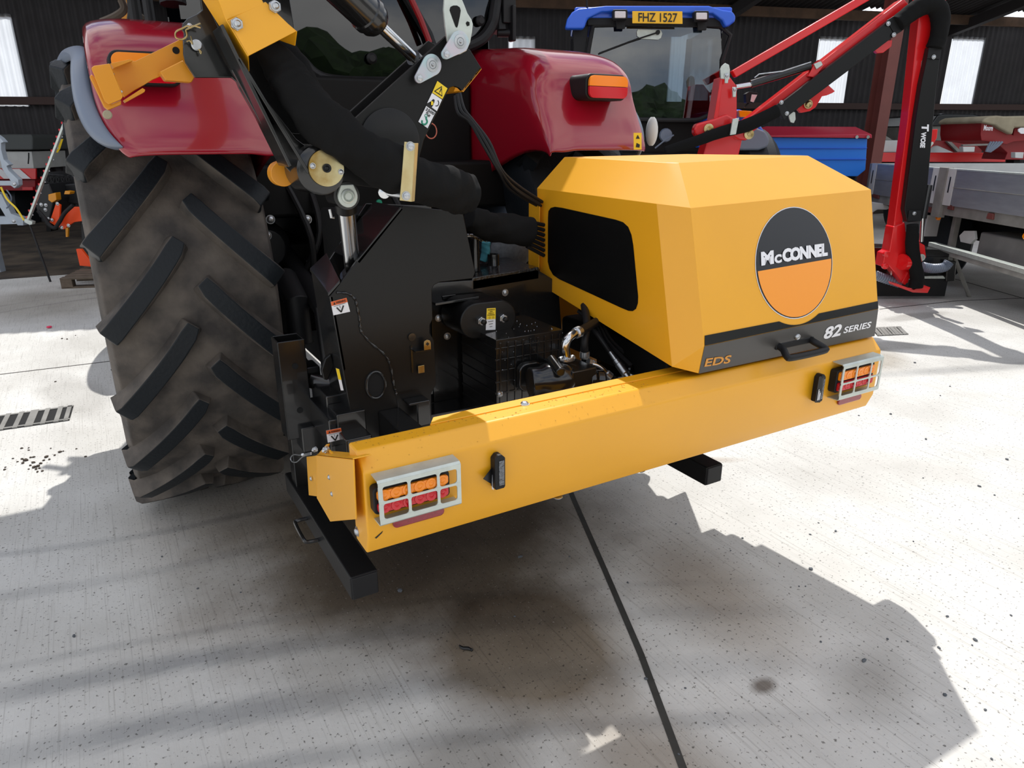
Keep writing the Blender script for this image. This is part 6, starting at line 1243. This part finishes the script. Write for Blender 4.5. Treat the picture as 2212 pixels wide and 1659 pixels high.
# ============================================================ small stones and crumbs
rnd = random.Random(11)
def stone_mesh(seed, m_):
    r_ = random.Random(seed); bm = bmesh.new(); bmesh.ops.create_icosphere(bm, subdivisions=1, radius=1)
    for v in bm.verts: v.co = V((v.co.x*r_.uniform(.7, 1.2), v.co.y*r_.uniform(.5, .9), v.co.z*r_.uniform(.35, .6)))
    me = bpy.data.meshes.new('stone'); bm.to_mesh(me); bm.free(); me.materials.append(M[m_]); return me
SM = [stone_mesh(i, 'stone') for i in range(5)]; CM = [stone_mesh(20+i, 'mud') for i in range(4)]
def pebble(p, r_, me, name, label, cat, group):
    o_ = bpy.data.objects.new(name, me); COL.objects.link(o_); o_.location = (p.x, p.y, r_*.3); o_.scale = (r_, r_, r_); o_.rotation_euler = (0, 0, rnd.uniform(0, 6)); tag(o_, label, cat, group)
for i, (x, y, r_) in enumerate([(1751, 1230, 7), (1805, 1148, 5), (1750, 1155, 4), (1604, 1163, 4), (1866, 1428, 8), (1773, 1387, 4), (2106, 1383, 7), (2046, 1332, 5), (2100, 1394, 3), (2115, 1051, 5), (2175, 993, 5), (2000, 948, 3), (1994, 1033, 3), (2148, 1070, 3), (2028, 1400, 5), (2041, 1502, 6), (2128, 1534, 5), (2084, 1488, 3), (2142, 1640, 4), (1973, 1170, 3), (1726, 1267, 3), (1740, 1267, 3), (1578, 1190, 3), (1917, 1381, 4), (1960, 1386, 3), (1855, 858+40, 3), (2031, 855, 3), (2052, 835, 3), (1924, 895, 4), (2000, 948+2, 3), (1976, 784, 4), (2184, 1330, 4), (1862, 1030, 2), (2200, 1120, 2), (1124, 1204, 8), (864, 1277, 9), (1230, 1203, 4), (1112, 1332, 4), (1460, 1132, 3), (1356, 1259, 4), (1395, 1467, 6), (1466, 1630, 5), (350, 1203, 4), (427, 1272, 4), (160, 1375, 6), (520, 1280, 3), (800, 1170, 3), (1545, 1541, 3), (1480, 1487, 4), (1768, 1130, 3)]):
    p = az(x, y); dist = (p-EYE).length
    own = {(864, 1277): 'pale grey stone on the shaded concrete just right of the black stand foot', (1124, 1204): 'grey stone in the dark damp patch under the middle of the bumper', (1751, 1230): 'grey stone lying right on the edge between sun and shade', (1866, 1428): 'dark stone on the shaded concrete close to the curved shadow edge', (1395, 1467): 'small pale stone beside the dark joint, lower one', (1466, 1630): 'small stone on the dark joint at the bottom edge of the picture', (160, 1375): 'dark flat stone on the shaded concrete at the lower left', (2106, 1383): 'largest dark stone on the sunlit concrete at the right'}
    sunny = p.x > 2.1
    if (x, y) in own: pebble(p, r_*dist/F_PX*.75, SM[i % 5], 'pebble', own[(x, y)], 'stone', None)
    else: pebble(p, r_*dist/F_PX*.75, SM[i % 5], 'pebble', 'tiny grey stone among many on the sunlit concrete at the right' if sunny else 'tiny grey stone among many on the shaded concrete in front', 'stone', 'stones on the sunlit concrete' if sunny else 'stones on the shaded concrete')
for i, (x, y, r_) in enumerate([(47, 969, 4), (62, 968, 3), (62, 973, 3), (28, 991, 3), (48, 992, 4), (66, 989, 4), (73, 988, 4), (100, 988, 6), (107, 993, 4), (118, 984, 4), (130, 977, 5), (137, 975, 3), (56, 995, 7), (50, 1001, 5), (38, 998, 3), (110, 969, 3), (165, 970, 3), (185, 987, 4), (62, 1014, 3), (74, 1010, 6), (82, 1008, 6), (88, 1002, 5), (92, 1018, 4), (81, 1020, 4), (10, 1015, 4), (12, 1010, 3), (120, 825, 3), (134, 732, 3), (145, 733, 3), (163, 725, 2), (72, 1000, 5), (78, 1014, 5), (85, 1012, 4), (66, 1006, 4), (95, 995, 4)]):
    p = az(x, y); dist = (p-EYE).length
    pebble(p, r_*dist/F_PX*.8, CM[i % 4], 'mud_crumb', 'crumb of dry grey mud on the concrete left of the big tyre', 'mud crumb', 'crumbs of dry mud near the left drain grating')
p = az(107, 709); MB().ball((p.x, p.y, .012), .018, 5, 0, (1.3, .8, .6)).build('litter', mat('pink scrap', s(235, 60, 100), .5), None); tag(bpy.data.objects['litter'], 'tiny pink scrap on the concrete beyond the left drain grating', 'litter')
q = [az(x, y)+V((0, 0, .006)) for x, y in ((992, 1397), (1000, 1403), (1012, 1404), (1021, 1408))]; MB().tube(spline(q, 4), [.002, .003, .004, .005, .005, .006, .006, .006, .006, .005, .004, .006, .003], 6).build('twig', 'ink', None); tag(bpy.data.objects['twig'], 'short black curved scrap on the shaded concrete below the bumper', 'scrap')
# ============================================================ trees behind the viewer (seen in the window reflections)
rnd = random.Random(3)
for i, (x, y, h_, r_) in enumerate([(-16, -14, 3.6, 2.6), (-9.5, -16, 3.0, 2.5), (-3.5, -18, 3.7, 2.4), (2.2, -17.5, 3.6, 2.3), (7.8, -17, 4.4, 2.0), (13, -16, 4.0, 2.1), (19, -14, 4.6, 2.6)]):
    t = thing('tree', 'dark green tree behind the viewer, %s from the left of the hedge line' % ('first', 'second', 'third', 'fourth', 'fifth', 'sixth', 'seventh')[i], 'tree', (x, y, 0), 'hedge trees behind the viewer')
    MB().tube([(x, y, 0), (x+.2, y, h_*.5), (x, y+.2, h_*.8)], [.25, .2, .08], 8).build('trunk', 'bark', t)
    bm = bmesh.new(); bmesh.ops.create_icosphere(bm, subdivisions=4, radius=1)
    for v in bm.verts:
        d_ = v.co.normalized(); k_ = 1+.22*math.sin(5*d_.x+i)+.18*math.sin(7*d_.z+3*d_.y+i*2)+rnd.uniform(-.09, .09); v.co = V((d_.x*r_*k_, d_.y*r_*k_*.8, d_.z*h_*.42*k_))+V((x, y, h_*.56))
    me = bpy.data.meshes.new('crown'); bm.to_mesh(me); bm.free(); me.materials.append(M['leaf']); o = bpy.data.objects.new('crown', me); COL.objects.link(o); reg(o, Matrix.Identity(4)); setpar(o, t)
